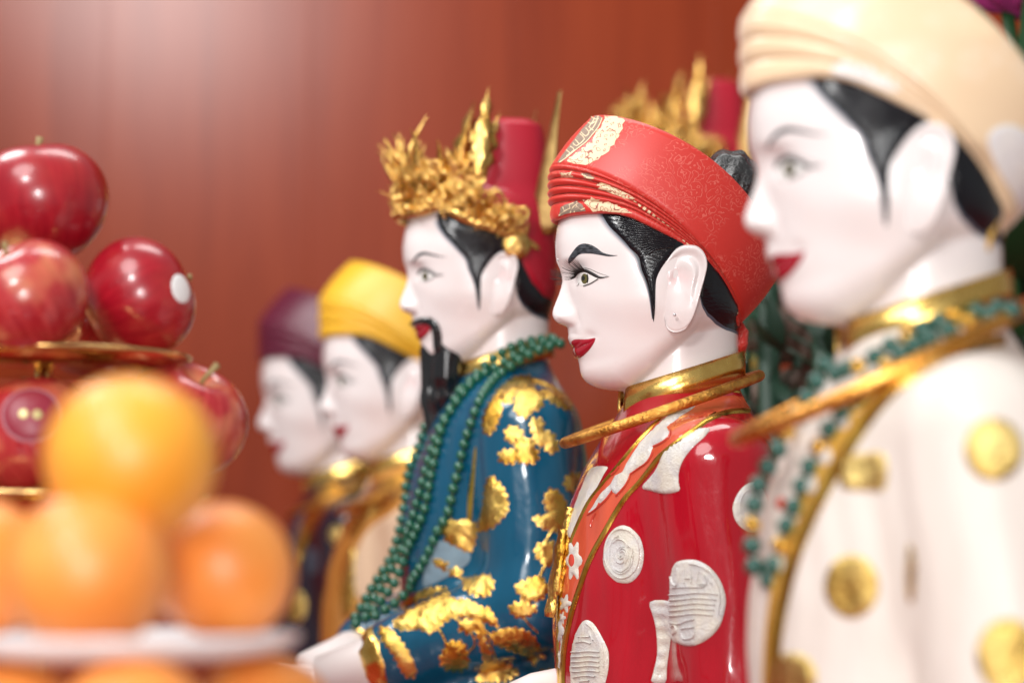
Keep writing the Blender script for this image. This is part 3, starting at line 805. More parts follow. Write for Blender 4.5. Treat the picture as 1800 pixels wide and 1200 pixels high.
P2 = [(1040, 822), (1068, 820), (1062, 833), (1046.6, 862), (1034, 883), (1012, 926), (1006, 943), (995, 940), (998, 922), (1010, 889), (1025, 850)]
P3 = [(1223, 712.5), (1209, 715.7), (1187.5, 723), (1168, 737), (1147, 757), (1126, 778.5), (1102, 815), (1095, 829.5), (1082, 836), (1074, 851), (1056, 868.5), (1043, 890), (1034.7, 903), (1046.6, 898), (1053, 888), (1066, 876), (1077, 864), (1088, 870.6), (1100.8, 849), (1111.6, 829.5), (1131, 818.6), (1144, 801), (1150.6, 784), (1172, 775), (1177.7, 760), (1173, 751.5), (1187.5, 740.6), (1198, 732), (1215.6, 721)]
pearl(P1, 3.6, rel=rough); pearl(P2, 3.2, rel=rough); pearl(P3, 3.6, sm=2, lift=1.6, rel=rough, step=4)
M['coral_wet'] = enamel('coral relief', (.60, .06, .035), (.5, .05, .03))
for ln in ([(1111, 812), (1117, 800), (1126, 791), (1136, 787)], [(1034, 905), (1044, 899), (1052, 892), (1056, 884)], [(1052, 892), (1066, 879), (1076, 866), (1080, 860)], [(1040, 925), (1043, 912), (1049, 902)], [(1084, 872), (1094, 862), (1104, 848), (1110, 832)], [(1110, 833), (1125, 823), (1140, 812), (1150, 795)], [(1076, 835), (1084, 828), (1090, 820)], [(1150, 786), (1166, 778), (1178, 768), (1180, 756)]):
    rp('scroll', ribbon(FR, robe_bvh, ln, 3.2, 2.6, 2., 5, taper=(1, .5)), M['coral_wet'])
def ell(cx, cy, rx, ry, n=18, jit=0., rot=0.):
    out = []
    for t in np.linspace(0, 2*math.pi, n, endpoint=False):
        k = 1+jit*random.uniform(-1, 1); x, y = rx*math.cos(t)*k, ry*math.sin(t)*k
        out.append((cx+x*math.cos(rot)-y*math.sin(rot), cy+x*math.sin(rot)+y*math.cos(rot)))
    return out
def relief_lines(lines, w, h, lift, parent_loc=RL, fr=FR, bvh=None, mat='pearl', root=red, closed=False, name='relief'):
    buf = ([], [])
    for l in lines: ribbon(fr, bvh or robe_bvh, l, w, h, lift, 5, sm=3, into=buf)
    if buf[0]: return link(name, mesh(name, *buf), M[mat], root, parent_loc)
def ringline(cx, cy, rx, ry): p = ell(cx, cy, rx, ry, 22); return p+[p[0], p[1]]
MA = pearl(ell(1096, 974, 36, 51, 20, .03), 3.6, rel=lambda x, y: .5*rough(x, y))
relief_lines([ringline(1096, 973, 29, 43), ringline(1094, 975, 21, 33)[:17]] + [[(1096+r*math.cos(a+k), 974+1.4*r*math.sin(a+k)) for a, r in zip(np.linspace(0, 5.2, 9), np.linspace(3, 10+k, 9))] for k in (0, 2.1, 4.2)] + [[(1080, 955), (1090, 948), (1101, 951), (1106, 962)], [(1083, 1000), (1096, 1004), (1108, 994), (1110, 980)], [(1104, 955), (1113, 966), (1112, 978)]], 3.2, 4.4, 2.8)
MB_ = [(1212.5, 983), (1227.5, 985), (1247.5, 996), (1265, 1017.5), (1275, 1045), (1274.5, 1070), (1265, 1100), (1247.5, 1120), (1225, 1132.5), (1207.5, 1134.5), (1192.5, 1130), (1181, 1122.5), (1177, 1107.5), (1176, 1075), (1177, 1040), (1179, 1012.5), (1185, 992.5), (1195, 985)]
pearl(MB_, 3.8, rel=lambda x, y: .4*rough(x, y))
wav = lambda x0, x1, y, a: [(x, y+a*math.sin((x-x0)/(x1-x0)*math.pi*2+1.)) for x in np.linspace(x0, x1, 8)]
relief_lines([[(1214, 990), (1232, 994), (1250, 1008), (1262, 1028), (1267, 1052), (1264, 1080)], [(1183, 1012), (1186, 1024), (1194, 1028), (1196, 1008), (1194, 998)], [(1206, 1000), (1206, 1024)], [(1218, 1000), (1218, 1024)], [(1204, 1016), (1220, 1016)], [(1229, 1026), (1243, 1026)], [(1231, 1004), (1230, 1026), (1244, 1027), (1238, 1008), (1252, 1026)], [(1185, 1032), (1212, 1031), (1240, 1032)]] + [wav(1181, 1262-2*k, 1043+9.2*k, 1.5) for k in range(5)] +
             [[(1182, 1092), (1196, 1096), (1210, 1091), (1224, 1088)], [(1184, 1100), (1191, 1098), (1193, 1108), (1187, 1114)], [(1200, 1104), (1224, 1102)], [(1202, 1112), (1206, 1122), (1222, 1120), (1225, 1110)]], 2.8, 4.4, 3.0)
MC_ = [(1030, 1089), (1042.5, 1094), (1055, 1112.5), (1067.5, 1137.5), (1070.5, 1152.5), (1069.5, 1175), (1064, 1200), (1055, 1222), (1037, 1232), (1020, 1227), (1007, 1212), (1002.5, 1180), (1004, 1150), (1010, 1120), (1020, 1097.5)]
pearl(MC_, 3.8, rel=lambda x, y: .4*rough(x, y))
relief_lines([[(1033, 1094), (1045, 1104), (1056, 1124), (1063, 1146), (1064, 1170)], [(1029, 1098), (1028, 1112), (1022, 1126)], [(1016, 1128), (1030, 1126), (1042, 1130)], [(1038, 1108), (1046, 1124)], [(1020, 1118), (1040, 1118)]] + [wav(1009, 1057, 1144+8.6*k, .9) for k in range(5)] + [[(1012, 1190), (1030, 1186), (1050, 1188)], [(1022, 1196), (1040, 1195)]], 2.8, 4.2, 3.0)
pearl([(1142.5, 1057), (1177, 1056), (1177, 1075), (1180, 1112), (1177, 1140), (1172.5, 1172), (1169.5, 1199), (1146, 1197.5), (1148, 1182.5), (1155, 1150), (1154, 1112.5), (1149, 1085)], 3.2, rel=lambda x, y: 1.3*math.sin(y*.27))
ME = [(1315, 849), (1300, 862), (1290, 881.5), (1288, 897), (1293.6, 916), (1309, 932), (1326, 936), (1342, 925), (1350, 895), (1342, 862), (1330, 848)]
pearl(ME, 3.4)
relief_lines([ringline(1320, 892, 21, 32)], 3.5, 2., 3.2)
# small flower and stars along the placket
fl = []
for k in range(32):
    t = 2*math.pi*k/32; r = 1+.24*math.cos(6*t); fl.append((1010+12.5*r*math.cos(t), 985+31*r*math.sin(t)))
pearl(fl, 3., 3.2, 3, sm=1, lift=1.6)
pearl(ell(1008.5, 985, 6, 12, 12), 2.4, 3, 4, lift=4, name='flower_heart', mat='coral_wet')
for (cx, cy, rx, ry) in ((995, 1060, 9, 13), (987, 1108, 5, 24), (986, 1160, 4, 22), (990, 1085, 5, 9)):
    p = [(cx+rx*(1+.35*math.cos(5*t))*math.cos(t), cy+ry*(1+.35*math.cos(5*t))*math.sin(t)) for t in np.linspace(0, 2*math.pi, 26, endpoint=False)]
    pearl(p, 2.6, 3., 3, sm=1, lift=1.6)

for sg in (-1, 1):
    link('inner_sleeve', mesh('inner_sleeve', *tube([FR.plane(1040, 1215, -40*U)*1., FR.plane(985, 1204, -40*U), FR.plane(940, 1212, -40*U), FR.plane(905, 1226, -40*U)], lambda q: (34-6*q)*U, 20)) if sg < 0 else mesh('inner_sleeve', *tube([(100*U, 215*U, -612*U), (200*U, 150*U, -640*U), (262*U, 110*U, -650*U)], lambda q: (62-12*q)*U, 20)), M['linen'], red, RL)
# turban of the red statue with its front medallion and cloud borders
tr = make_turban(FR, 'red brocade turban with cream cloud border and folded rolls at the brow', M['satin_red'], folds=fold_mes)
tb_bvh = bvh_of([band_me]); fo_bvh = bvh_of(fold_mes)
def tp(poly, mat, step=4, h=.5, lift=.5, bvh=None, name='embroidery', sm=0): return link(name, patch(FR, bvh or tb_bvh, poly, step, h, 2., sm=sm, lift=lift), M[mat], tr)
CLOUD = [(1070, 191), (1086.5, 192.8), (1101, 199), (1097, 206), (1099, 213), (1094, 219), (1095, 227), (1090, 233), (1088, 241), (1082, 247), (1080, 255), (1073, 258), (1071, 266), (1064, 271), (1056, 275), (1052, 281), (1044, 283), (1037, 288), (1029.7, 290.5), (1020.5, 289), (1009.5, 288), (997, 284), (1000, 277), (1007, 275), (1012, 269), (1021, 267), (1023, 260), (1030, 259), (1032, 252), (1041, 250), (1043, 242), (1047, 236), (1049, 229), (1056, 226), (1058, 218), (1063, 210), (1063, 203), (1067, 197)]
tp(CLOUD, 'cloud', 4)
MED = [(1039, 206), (1048, 198), (1060, 194), (1059, 207.5), (1051.7, 224), (1040.7, 237), (1029.7, 249.7), (1013, 262.5), (998.5, 275), (985, 284.5), (980, 286), (987.5, 274), (1005.8, 250), (1024, 226)]
tp(MED, 'maze', 4)
buf = ([], [])
for l in ([(1061, 195), (1059, 208), (1052, 224), (1041, 238), (1030, 250.5), (1013, 263.5), (998, 276), (984, 286)], [(1053, 198), (1050, 212), (1043, 225), (1036, 231)], [(1046, 203), (1043, 214), (1036, 224), (1044, 230)], [(1030, 226), (1036, 233), (1030, 240), (1022, 233)], [(1020, 236), (1028, 245), (1014, 257), (1008, 252)], [(1012, 246), (1019, 254)], [(1003, 258), (1010, 264), (996, 275)], [(996, 264), (1003, 270)], [(1034, 216), (1041, 218), (1047, 214)], [(1040, 206), (1046, 210), (1053, 209)]):
    ribbon(FR, tb_bvh, l, 1.7, .5, 1., 3, sm=2, into=buf)
link('thread', mesh('thread', *buf), M['maze_line'], tr)
buf = ([], [])
for l in ([(1064.5, 196), (1062, 209), (1055, 225), (1044.5, 240), (1033, 253), (1016, 266), (1001, 277.5)],):
    pass
for poly, mt in (([(984, 304), (1006, 302), (1009, 311), (986, 312)], 'cloud'), ([(1020, 305), (1034, 306), (1046, 313), (1040, 316), (1026, 312)], 'maze'),
                 ([(1047, 325), (1056, 320), (1070, 324), (1086, 332), (1104, 342), (1117, 350), (1110, 352), (1096, 349), (1090, 346), (1078, 342), (1064, 335), (1052, 331)], 'cloud'),
                 ([(1024, 350.5), (1032, 351), (1039, 346), (1047, 350), (1055, 350.5), (1063, 356), (1070, 354), (1078, 360), (1084.7, 360.6), (1092, 366), (1099, 367), (1106, 372), (1112, 375), (1095.7, 374), (1070, 372.5), (1042.5, 372.5), (1036, 365), (1028, 358)], 'cloud'),
                 ([(986, 364), (994, 360), (1006, 356), (1014, 353), (1024, 360), (1030, 371), (1012, 373), (996, 376), (982, 381)], 'maze')):
    tp(poly, mt, 3.5, .5, .7, fo_bvh)
buf = ([], [])
for l in ([(983, 379), (993, 371), (990, 364)], [(993, 371), (1003, 366), (1001, 360), (1009, 357)], [(1003, 374), (1008, 364), (1016, 358)], [(1010, 373), (1014, 362), (1022, 369), (1014, 355)], [(1022, 369), (1029, 366)], [(1023, 307), (1032, 312), (1044, 314)]):
    ribbon(FR, fo_bvh, l, 1.8, .6, 1.2, 3, sm=1, into=buf)
for k in range(9):
    t = k/8; x = 1114+66*t; y = 353+48*t
    ribbon(FR, fo_bvh, [(x, y), (x+4.6, y+3.2)], 4.4-1.8*t, .6, .9, 3, sm=2, into=buf)
link('thread', mesh('thread', *buf), M['maze_line'], tr)
buf = ([], [])                                            # stitched gold edge at the lower back
low = smooth_poly([(1200, 421), (1222, 440), (1245, 466), (1268, 496), (1288, 528), (1298, 556)], 8, False)
for i in range(0, len(low)-2, 3):
    ribbon(FR, fo_bvh, [low[i], low[i+1], low[i+2]], 2.4, .6, .8, 3, sm=1, into=buf)
if buf[0]: link('stitching', mesh('stitching', *buf), M['maze_line'], tr)
# loose end of the turban hanging at the nape
kn = ([], [])
for k, (dx, dy) in enumerate(((0, 0), (5, -3))):
    add(kn, tube([FR.plane(1294+dx, 572+dy, 4*U*k), FR.plane(1300+dx, 586+dy, 10*U), FR.plane(1299+dx, 606+dy, 14*U), FR.plane(1297+dx, 626+dy, 10*U)], lambda q: (7+5*math.sin(q*3))*U, 8))
link('loose_end', mesh('loose_end', *kn), M['satin_red'], tr)

# neck ring and pendant
def torus_path(fr, front, back, b, n=72):
    """ring through two photo points on the sagittal plane, lateral radius b px"""
    A = fr.plane(*front, 0); B = fr.plane(*back, 0); c = (A+B)/2; e = (A-B)/2
    return [c + e*math.cos(t) + Vector((0, b*U, 0))*math.sin(t) for t in np.linspace(0, 2*math.pi, n, endpoint=False)]
def neck_ring(fr, front, back, b, r, label, mat):
    root = empty('neck_ring', fr.o, fr.rz, fr.scale); tag(root, label, 'necklace', 'gilt neck rings')
    link('ring', mesh('ring', *tube(torus_path(fr, front, back, b), r*U, 12, True)), mat, root)
    return root
nr = neck_ring(FR, (996, 778), (1329, 661), 168, 9.8, 'engraved gilt neck ring tilted round the gold collar of the red-robed statue', M['gold_dull'])
A_ = FR.plane(996, 778, 0); B_ = FR.plane(1329, 661, 0); c_ = (A_+B_)/2; e_ = (A_-B_)/2; bm_ = sphere_me('engraved_boss', 1, 8, 6)
pend = empty('brooch', FR.o, FR.rz, 1); tag(pend, 'ornate gold brooch plate standing out from the coral placket of the red robe', 'brooch')
def pend_plate(p0, p1, w, th, name):
    a = FR.plane(*p0, 0); b = FR.plane(*p1, 0); d = (a-b); L = d.length; d.normalize(); side = Vector((0, 1, 0)); n = side.cross(d)
    V = []; F = []; m = 14
    for i in range(m+1):
        t = i/m; ww = w*U*(.35+.65*math.sin(math.pi*min(1, .12+.8*t)))*(1+.14*math.sin(t*26))
        c = b + d*(L*t); bul = th*U*(1+.25*math.sin(t*19))
        for sx, sn in ((-1, 0), (-.55, .9), (0, 1.15), (.55, .9), (1, 0), (.55, -.8), (0, -.9), (-.55, -.8)): V.append(c+side*(ww*sx)+n*(bul*sn))
    for i in range(m):
        for k in range(8): F.append((i*8+k, i*8+(k+1) % 8, (i+1)*8+(k+1) % 8, (i+1)*8+k))
    F += [tuple(range(8))[::-1], tuple(range(m*8, m*8+8))]
    return link(name, mesh(name, V, F), M['gold_foil'], pend)
pend_plate((989, 930), (966, 1084), 40, 7, 'plate'); pend_plate((999, 930), (979, 1046), 34, 6, 'back_plate'); pend_plate((1004, 892), (993, 942), 16, 7, 'clasp')

# ================================================================== BEADS
bead_me = {}
def strand(root, fr, bvh, path, s0, s1, rad, mats, spacing=1.02, push=.5, every=None):
    """beads threaded along a photo path, on the robe where it hangs against it and else at lateral s (px)"""
    L = smooth_poly(path, 6, False); P = []
    for i, (x, y) in enumerate(L):
        t = i/(len(L)-1); s = s0 + (s1-s0)*t; p = fr.plane(x, y, s*U)
        loc, nor = fr.hit(bvh, x, y)
        if loc is not None:
            q = loc + nor*(rad*push*U)
            if (q-fr.lo).length < (p-fr.lo).length: p = q
        P.append(p)
    acc = 0.; k = 0; d = 2*rad*U*spacing; last = P[0]; pts = [P[0]]
    for a, b in zip(P[:-1], P[1:]):
        seg = b-a; n = max(1, int(seg.length/(d*.05)))
        for j in range(n):
            q = a + seg*((j+1)/n)
            if (q-pts[-1]).length >= d: pts.append(q)
    for k, q in enumerate(pts):
        mt, rr = mats(k) if callable(mats) else (mats, 1.)
        key = (mt.name, rad, rr)
        if key not in bead_me: bead_me[key] = sphere_me('bead', rad*rr*U, 14, 9)
        link('bead', bead_me[key], mt, root, q)
    th = mesh('thread', *tube(pts, .8*U, 5)) if len(pts) > 2 else None
    if th: link('thread', th, M['gold_line'], root)

# ================================================================== KING STATUE (blue robe, crown, beard)
ARMK = [((-28, 245, -140), (-25, 318, -490), 96, 92, 50), ((-25, 318, -500), (232, 196, -606), 96, 82, 30)]
KV, KF = build_robe(ARMK); king_me = robe_for(KV, KF, FK.h); king_bvh = BVHTree.FromPolygons([Vector(v) for v in KV], KF.tolist())
king = make_statue('deity_statue', FK, 'bearded white-faced statue in dark blue robe with gold floral relief', robe_mat=M['blue'], robe_mesh=king_me, skip=('hair_bun',), plain=True)
KL = (0, 0, FK.h)
def frill(poly, amp, n=7):
    """leaf-like lobed outline"""
    B = smooth_poly(poly, n); T = np.roll(B, -1, 0)-np.roll(B, 1, 0); T /= np.linalg.norm(T, axis=1)[:, None]+1e-9
    L = np.cumsum(np.linalg.norm(B-np.roll(B, 1, 0), axis=1)); k = max(5, round(L[-1]/13))
    return B + np.stack([T[:, 1], -T[:, 0]], 1)*(amp*np.abs(np.sin(L/L[-1]*math.pi*k))-amp*.5)[:, None]
def kp(poly, h=3, name='floral_relief', mat='gold_foil', step=7, edge=5, sm=3, lift=.6):
    if name.endswith('relief'): poly = frill(poly, 5.5); sm = 0
    me = patch(FK, king_bvh, poly, step, h, edge, sm=sm, lift=lift, relief=lambda x, y: 1.5*math.sin(x*.45+2*math.sin(y*.3))*math.sin(y*.4+1.5*math.sin(x*.23)))
    if len(me.polygons): return link(name, me, M[mat], king, KL)
cv = lambda pts: [(480+x/1.875, 560+y/1.875) for x, y in pts]
for poly in ([(880, 702), (874, 688), (890, 672), (907, 661), (933, 661), (941, 675), (920, 680), (907, 690), (896, 709)],
             [(853, 763), (848, 736), (862, 706), (877, 691), (882, 720), (869, 757)],
             [(912, 683), (933, 677), (955, 696), (952, 716), (935, 724), (923, 735), (905, 722)],
             [(864, 837), (880, 852), (891, 869), (893, 896), (880, 914), (864, 928), (842, 931), (848, 891), (853, 853)],
             [(963, 861), (980, 862), (996, 885), (999, 912), (990, 935), (965, 933), (945, 922), (938, 908), (962, 903), (956, 882)],
             [(865, 1112), (900, 1102), (925, 1108), (942, 1122), (958, 1158), (946, 1152), (940, 1168), (920, 1152), (895, 1142), (868, 1130)],
             cv([(395, 1000), (440, 960), (425, 940), (500, 890), (570, 885), (590, 920), (640, 925), (690, 950), (715, 955), (742, 1012), (700, 1000), (650, 985), (600, 985), (560, 1005), (520, 1035), (480, 1022), (420, 1025)]),
             cv([(655, 985), (690, 1000), (695, 1050), (720, 1100), (725, 1160), (700, 1195), (670, 1190), (692, 1130), (675, 1060)]),
             cv([(350, 1020), (380, 1018), (430, 1070), (470, 1150), (462, 1182), (430, 1170), (390, 1100), (360, 1060)]),
             [(765, 973), (790, 985), (812, 1005), (800, 1013), (775, 1004), (757, 990)],
             [(1000, 700), (985, 690), (960, 680), (948, 690), (965, 706), (990, 720), (1010, 722)],
             [(782, 915), (835, 918), (837, 945), (825, 970), (790, 955), (780, 940)]): kp(poly)
for (x, y, rx, ry) in ((903, 765, 17, 15), (922, 786, 18, 14), (944, 752, 12, 18), (957, 772, 19, 14), (970, 784, 13, 13), (893, 802, 18, 13), (927, 800, 20, 16), (1011, 848, 20, 17), (962, 970, 20, 22), (937, 1035, 30, 20), (918, 1070, 24, 14), (800, 1155, 27, 27), (843, 1029, 27, 20), (700, 1060, 14, 12), (880, 1180, 30, 18), (760, 1090, 14, 10), (820, 1100, 14, 12), (1000, 1010, 16, 20), (985, 1130, 16, 24), (960, 1190, 20, 14)):
    kp(ell(x, y, rx, ry, 12, .12), 3, 'flower_relief', step=5)
kp([(612, 1110), (656, 1099), (683, 1200), (690, 1240), (640, 1240), (630, 1190)], 5, 'cuff', 'gold', 9)
M['pale_blue'] = enamel('pale blue enamel', (.20, .28, .33), (.16, .24, .30))
kp([(770, 950), (800, 958), (826, 972), (822, 990), (795, 1008), (765, 1024), (745, 1030), (745, 1005), (757, 975)], 2, 'robe_lining', 'pale_blue', 9)
kp([(822, 870), (829, 830), (834, 790), (838, 790), (834, 850), (828, 930), (822, 940)], 2, 'placket_edge', 'gold_line', 6)
for ln in ([(905, 770), (925, 775), (950, 768), (968, 780)], [(893, 802), (910, 806), (927, 800)], [(760, 1060), (790, 1080), (820, 1100), (835, 1130), (815, 1150)], [(835, 1085), (850, 1110), (870, 1150), (876, 1190)], [(870, 1120), (850, 1105), (838, 1090)], [(800, 1010), (822, 1020), (843, 1029)], [(950, 1035), (930, 1050), (918, 1070), (925, 1090), (945, 1110)], [(962, 948), (968, 935), (975, 925)], [(760, 1092), (775, 1110), (790, 1140)], [(700, 1060), (720, 1075), (745, 1082), (760, 1090)], [(875, 695), (866, 712), (858, 740)], [(935, 668), (960, 676), (985, 690), (1005, 712)], [(864, 838), (868, 870), (858, 925)], [(960, 990), (950, 1010), (940, 1030)]):
    me = ribbon(FK, king_bvh, ln, 6, 3, .8, 5, taper=(1, .5))
    if len(me.polygons): link('tendril', me, M['gold_foil'], king, KL)
# beard, moustache
def king_beard(f, s, z):
    sa = np.abs(s); d = sd_cone(f, s, z, (128, 0, 42), (122, 0, -60), 30, 31)
    d = smin(d, sd_cone(f, s, z, (122, 0, -60), (124, 0, -215), 33, 5), 14)
    d = smin(d, sd_cone(f, sa, z, (112, 46, 70), (108, 30, -10), 14, 30), 14)
    d = smin(d, sd_cone(f, sa, z, (92, 40, 40), (98, 22, -50), 22, 30), 14)
    return d - 1.3*np.sin(np.arctan2(s, f-110)*13)*np.clip((50-z)/80, 0, 1)
bv, bf = surface_nets(king_beard, (50, -90, -235), (190, 90, 90), 3.)
M['beard'] = nmat('black beard', (.007, .008, .010), .22, coat=.4)
link('beard', mesh('beard', bv*U, bf), M['beard'], king, KL)
for sg in (1, -1):
    buf = ([], [])
    ribbon(FR, head_bvh, [(1003, 594), (1014, 589), (1028, 588), (1042, 592), (1051, 603), (1055, 620), (1056, 640), (1060, 664)], lambda t: 8+13*math.sin(min(1, t*1.6)*1.57), 5.5, .5, 7, into=buf)
    me = mesh('moustache', *buf); link('moustache', me if sg > 0 else flipped(me), M['beard'], king, KL)
# hands joined before the chest, reaching out of the gold cuffs
def hand_fn(f, s, z):
    d = sd_cone(f, s, z, (0, 0, 0), (62, -8, 4), 30, 27)
    for k, (y, L, a) in enumerate(((-22, 58, .05), (-7, 66, 0.), (8, 62, -.04), (22, 50, -.1))):
        p0 = (66, y, 8-k*1.5); p1 = (66+L*.55, y*1.05, 6-k); p2 = (66+L*.9, y*1.02-6, -16)
        d = smin(d, sd_cone(f, s, z, p0, p1, 12, 11), 5); d = smin(d, sd_cone(f, s, z, p1, p2, 11, 8.5), 4)
    d = smin(d, sd_cone(f, s, z, (20, 26, 14), (58, 40, 26), 14, 12), 7); return smin(d, sd_cone(f, s, z, (58, 40, 26), (88, 30, 30), 12, 9), 4)
hv, hf = surface_nets(hand_fn, (-45, -60, -50), (150, 70, 60), 4.); hand_me = mesh('hand', hv*U, hf)
for sg, (f, s, z, rz) in ((1, (392, 104, -668, -.35)), (-1, (392, -104, -668, .35))):
    o = link('hand', hand_me if sg > 0 else flipped(hand_me), M['skin'], king, (f*U, s*U, FK.h+z*U)); o.rotation_euler = (0, .1, rz)
    sl = ([], []); add(sl, tube([(226*U, sg*190*U, -610*U), (300*U, sg*152*U, -640*U), (378*U, sg*112*U, -664*U)], lambda q: (70-14*q)*U, 24))
    link('inner_sleeve', mesh('inner_sleeve', *sl), M['linen'], king, KL)
    for q0, w0 in ((.12, .16),):
        pa = Vector((226*U, sg*190*U, -610*U)).lerp(Vector((378*U, sg*112*U, -664*U)), q0); pb = Vector((226*U, sg*190*U, -610*U)).lerp(Vector((378*U, sg*112*U, -664*U)), q0+w0)
        link('sleeve_band', mesh('sleeve_band', *tube([pa, pa.lerp(pb, .5), pb], (73-14*q0)*U, 24)), M['gold'], king, KL)
# bead necklace of the king
kn_ = empty('bead_necklace', FK.o, FK.rz, FK.scale); tag(kn_, 'triple strand of dark jade green beads over the blue robe', 'necklace', 'bead necklaces')
strand(kn_, FK, king_bvh, [(747, 750), (731, 800), (715, 864), (699, 944), (683, 987), (656, 1029), (635, 1067), (619, 1093)], -40, 30, 11.5, M['jade'])
strand(kn_, FK, king_bvh, [(975, 598), (935, 608), (892, 632), (843, 667), (811, 704), (784, 747), (771, 795), (760, 848), (749, 901), (731, 944), (709, 987), (693, 1024), (651, 1077), (625, 1096)], 120, 40, 11.5, M['jade'])
strand(kn_, FK, king_bvh, [(985, 604), (945, 616), (905, 638), (868, 672), (845, 712), (826, 763), (812, 811), (800, 859), (790, 901), (773, 932), (757, 971), (736, 1008), (715, 1040), (690, 1062), (650, 1088)], 130, 60, 11.5, M['jade'])
strand(kn_, FK, king_bvh, [(970, 594), (930, 599), (890, 614), (855, 640), (832, 664), (806, 690)], 112, 90, 11, M['jade'])

strand(kn_, FK, king_bvh, [(812, 690), (795, 722), (772, 765), (756, 815), (742, 866), (728, 915), (708, 962), (684, 1005), (662, 1045), (636, 1080)], 60, 35, 11.5, M['jade'])
# crown and hat of the king, built in his head frame so that the one behind can wear a copy
def leaf_me(name, curl=.25, serr=.0):
    """pointed flame leaf, unit length along z, pillow thickness"""
    V = []; F = []; m = 9
    for i in range(m+1):
        t = i/m; w = .26*math.sin(math.pi*(t**.75*.86+.14))*(1+serr*math.sin(t*26)); y = curl*t*t
        th = .07*(1-t)+.012
        for sx, q in ((-1, 0), (-.5, 1), (0, .45), (.5, 1), (1, 0), (0, -1)): V.append((w*sx, y+q*th, t))
    for i in range(m):
        for k in range(6): F.append((i*6+k, i*6+(k+1) % 6, (i+1)*6+(k+1) % 6, (i+1)*6+k))
    F += [tuple(range(6))[::-1], tuple(range(m*6, m*6+6))]; return mesh(name, V, F)
leafA = leaf_me('leaf', .3); leafB = leaf_me('leaf', -.25, .35); boss = sphere_me('boss', 1, 12, 8)
def spiral_me():
    pts = []
    for t in np.linspace(0, 1, 26): a = t*11; r = .5*(1-t)+.06; pts.append((r*math.cos(a), .12*t, .5+r*math.sin(a)))
    return mesh('scroll', *tube([(0.5, -.02, -.1)]+pts, lambda q: .11*(1-.5*q), 7))
spir = spiral_me()
M['crown'] = gold_mat('crown gilt', (.92, .63, .22), (.58, .33, .08), .17, 9, .2, .02)
M['crown_pale'] = gold_mat('pale crown gilt', (.86, .68, .34), (.66, .46, .18), .26, 9, .35, .02)
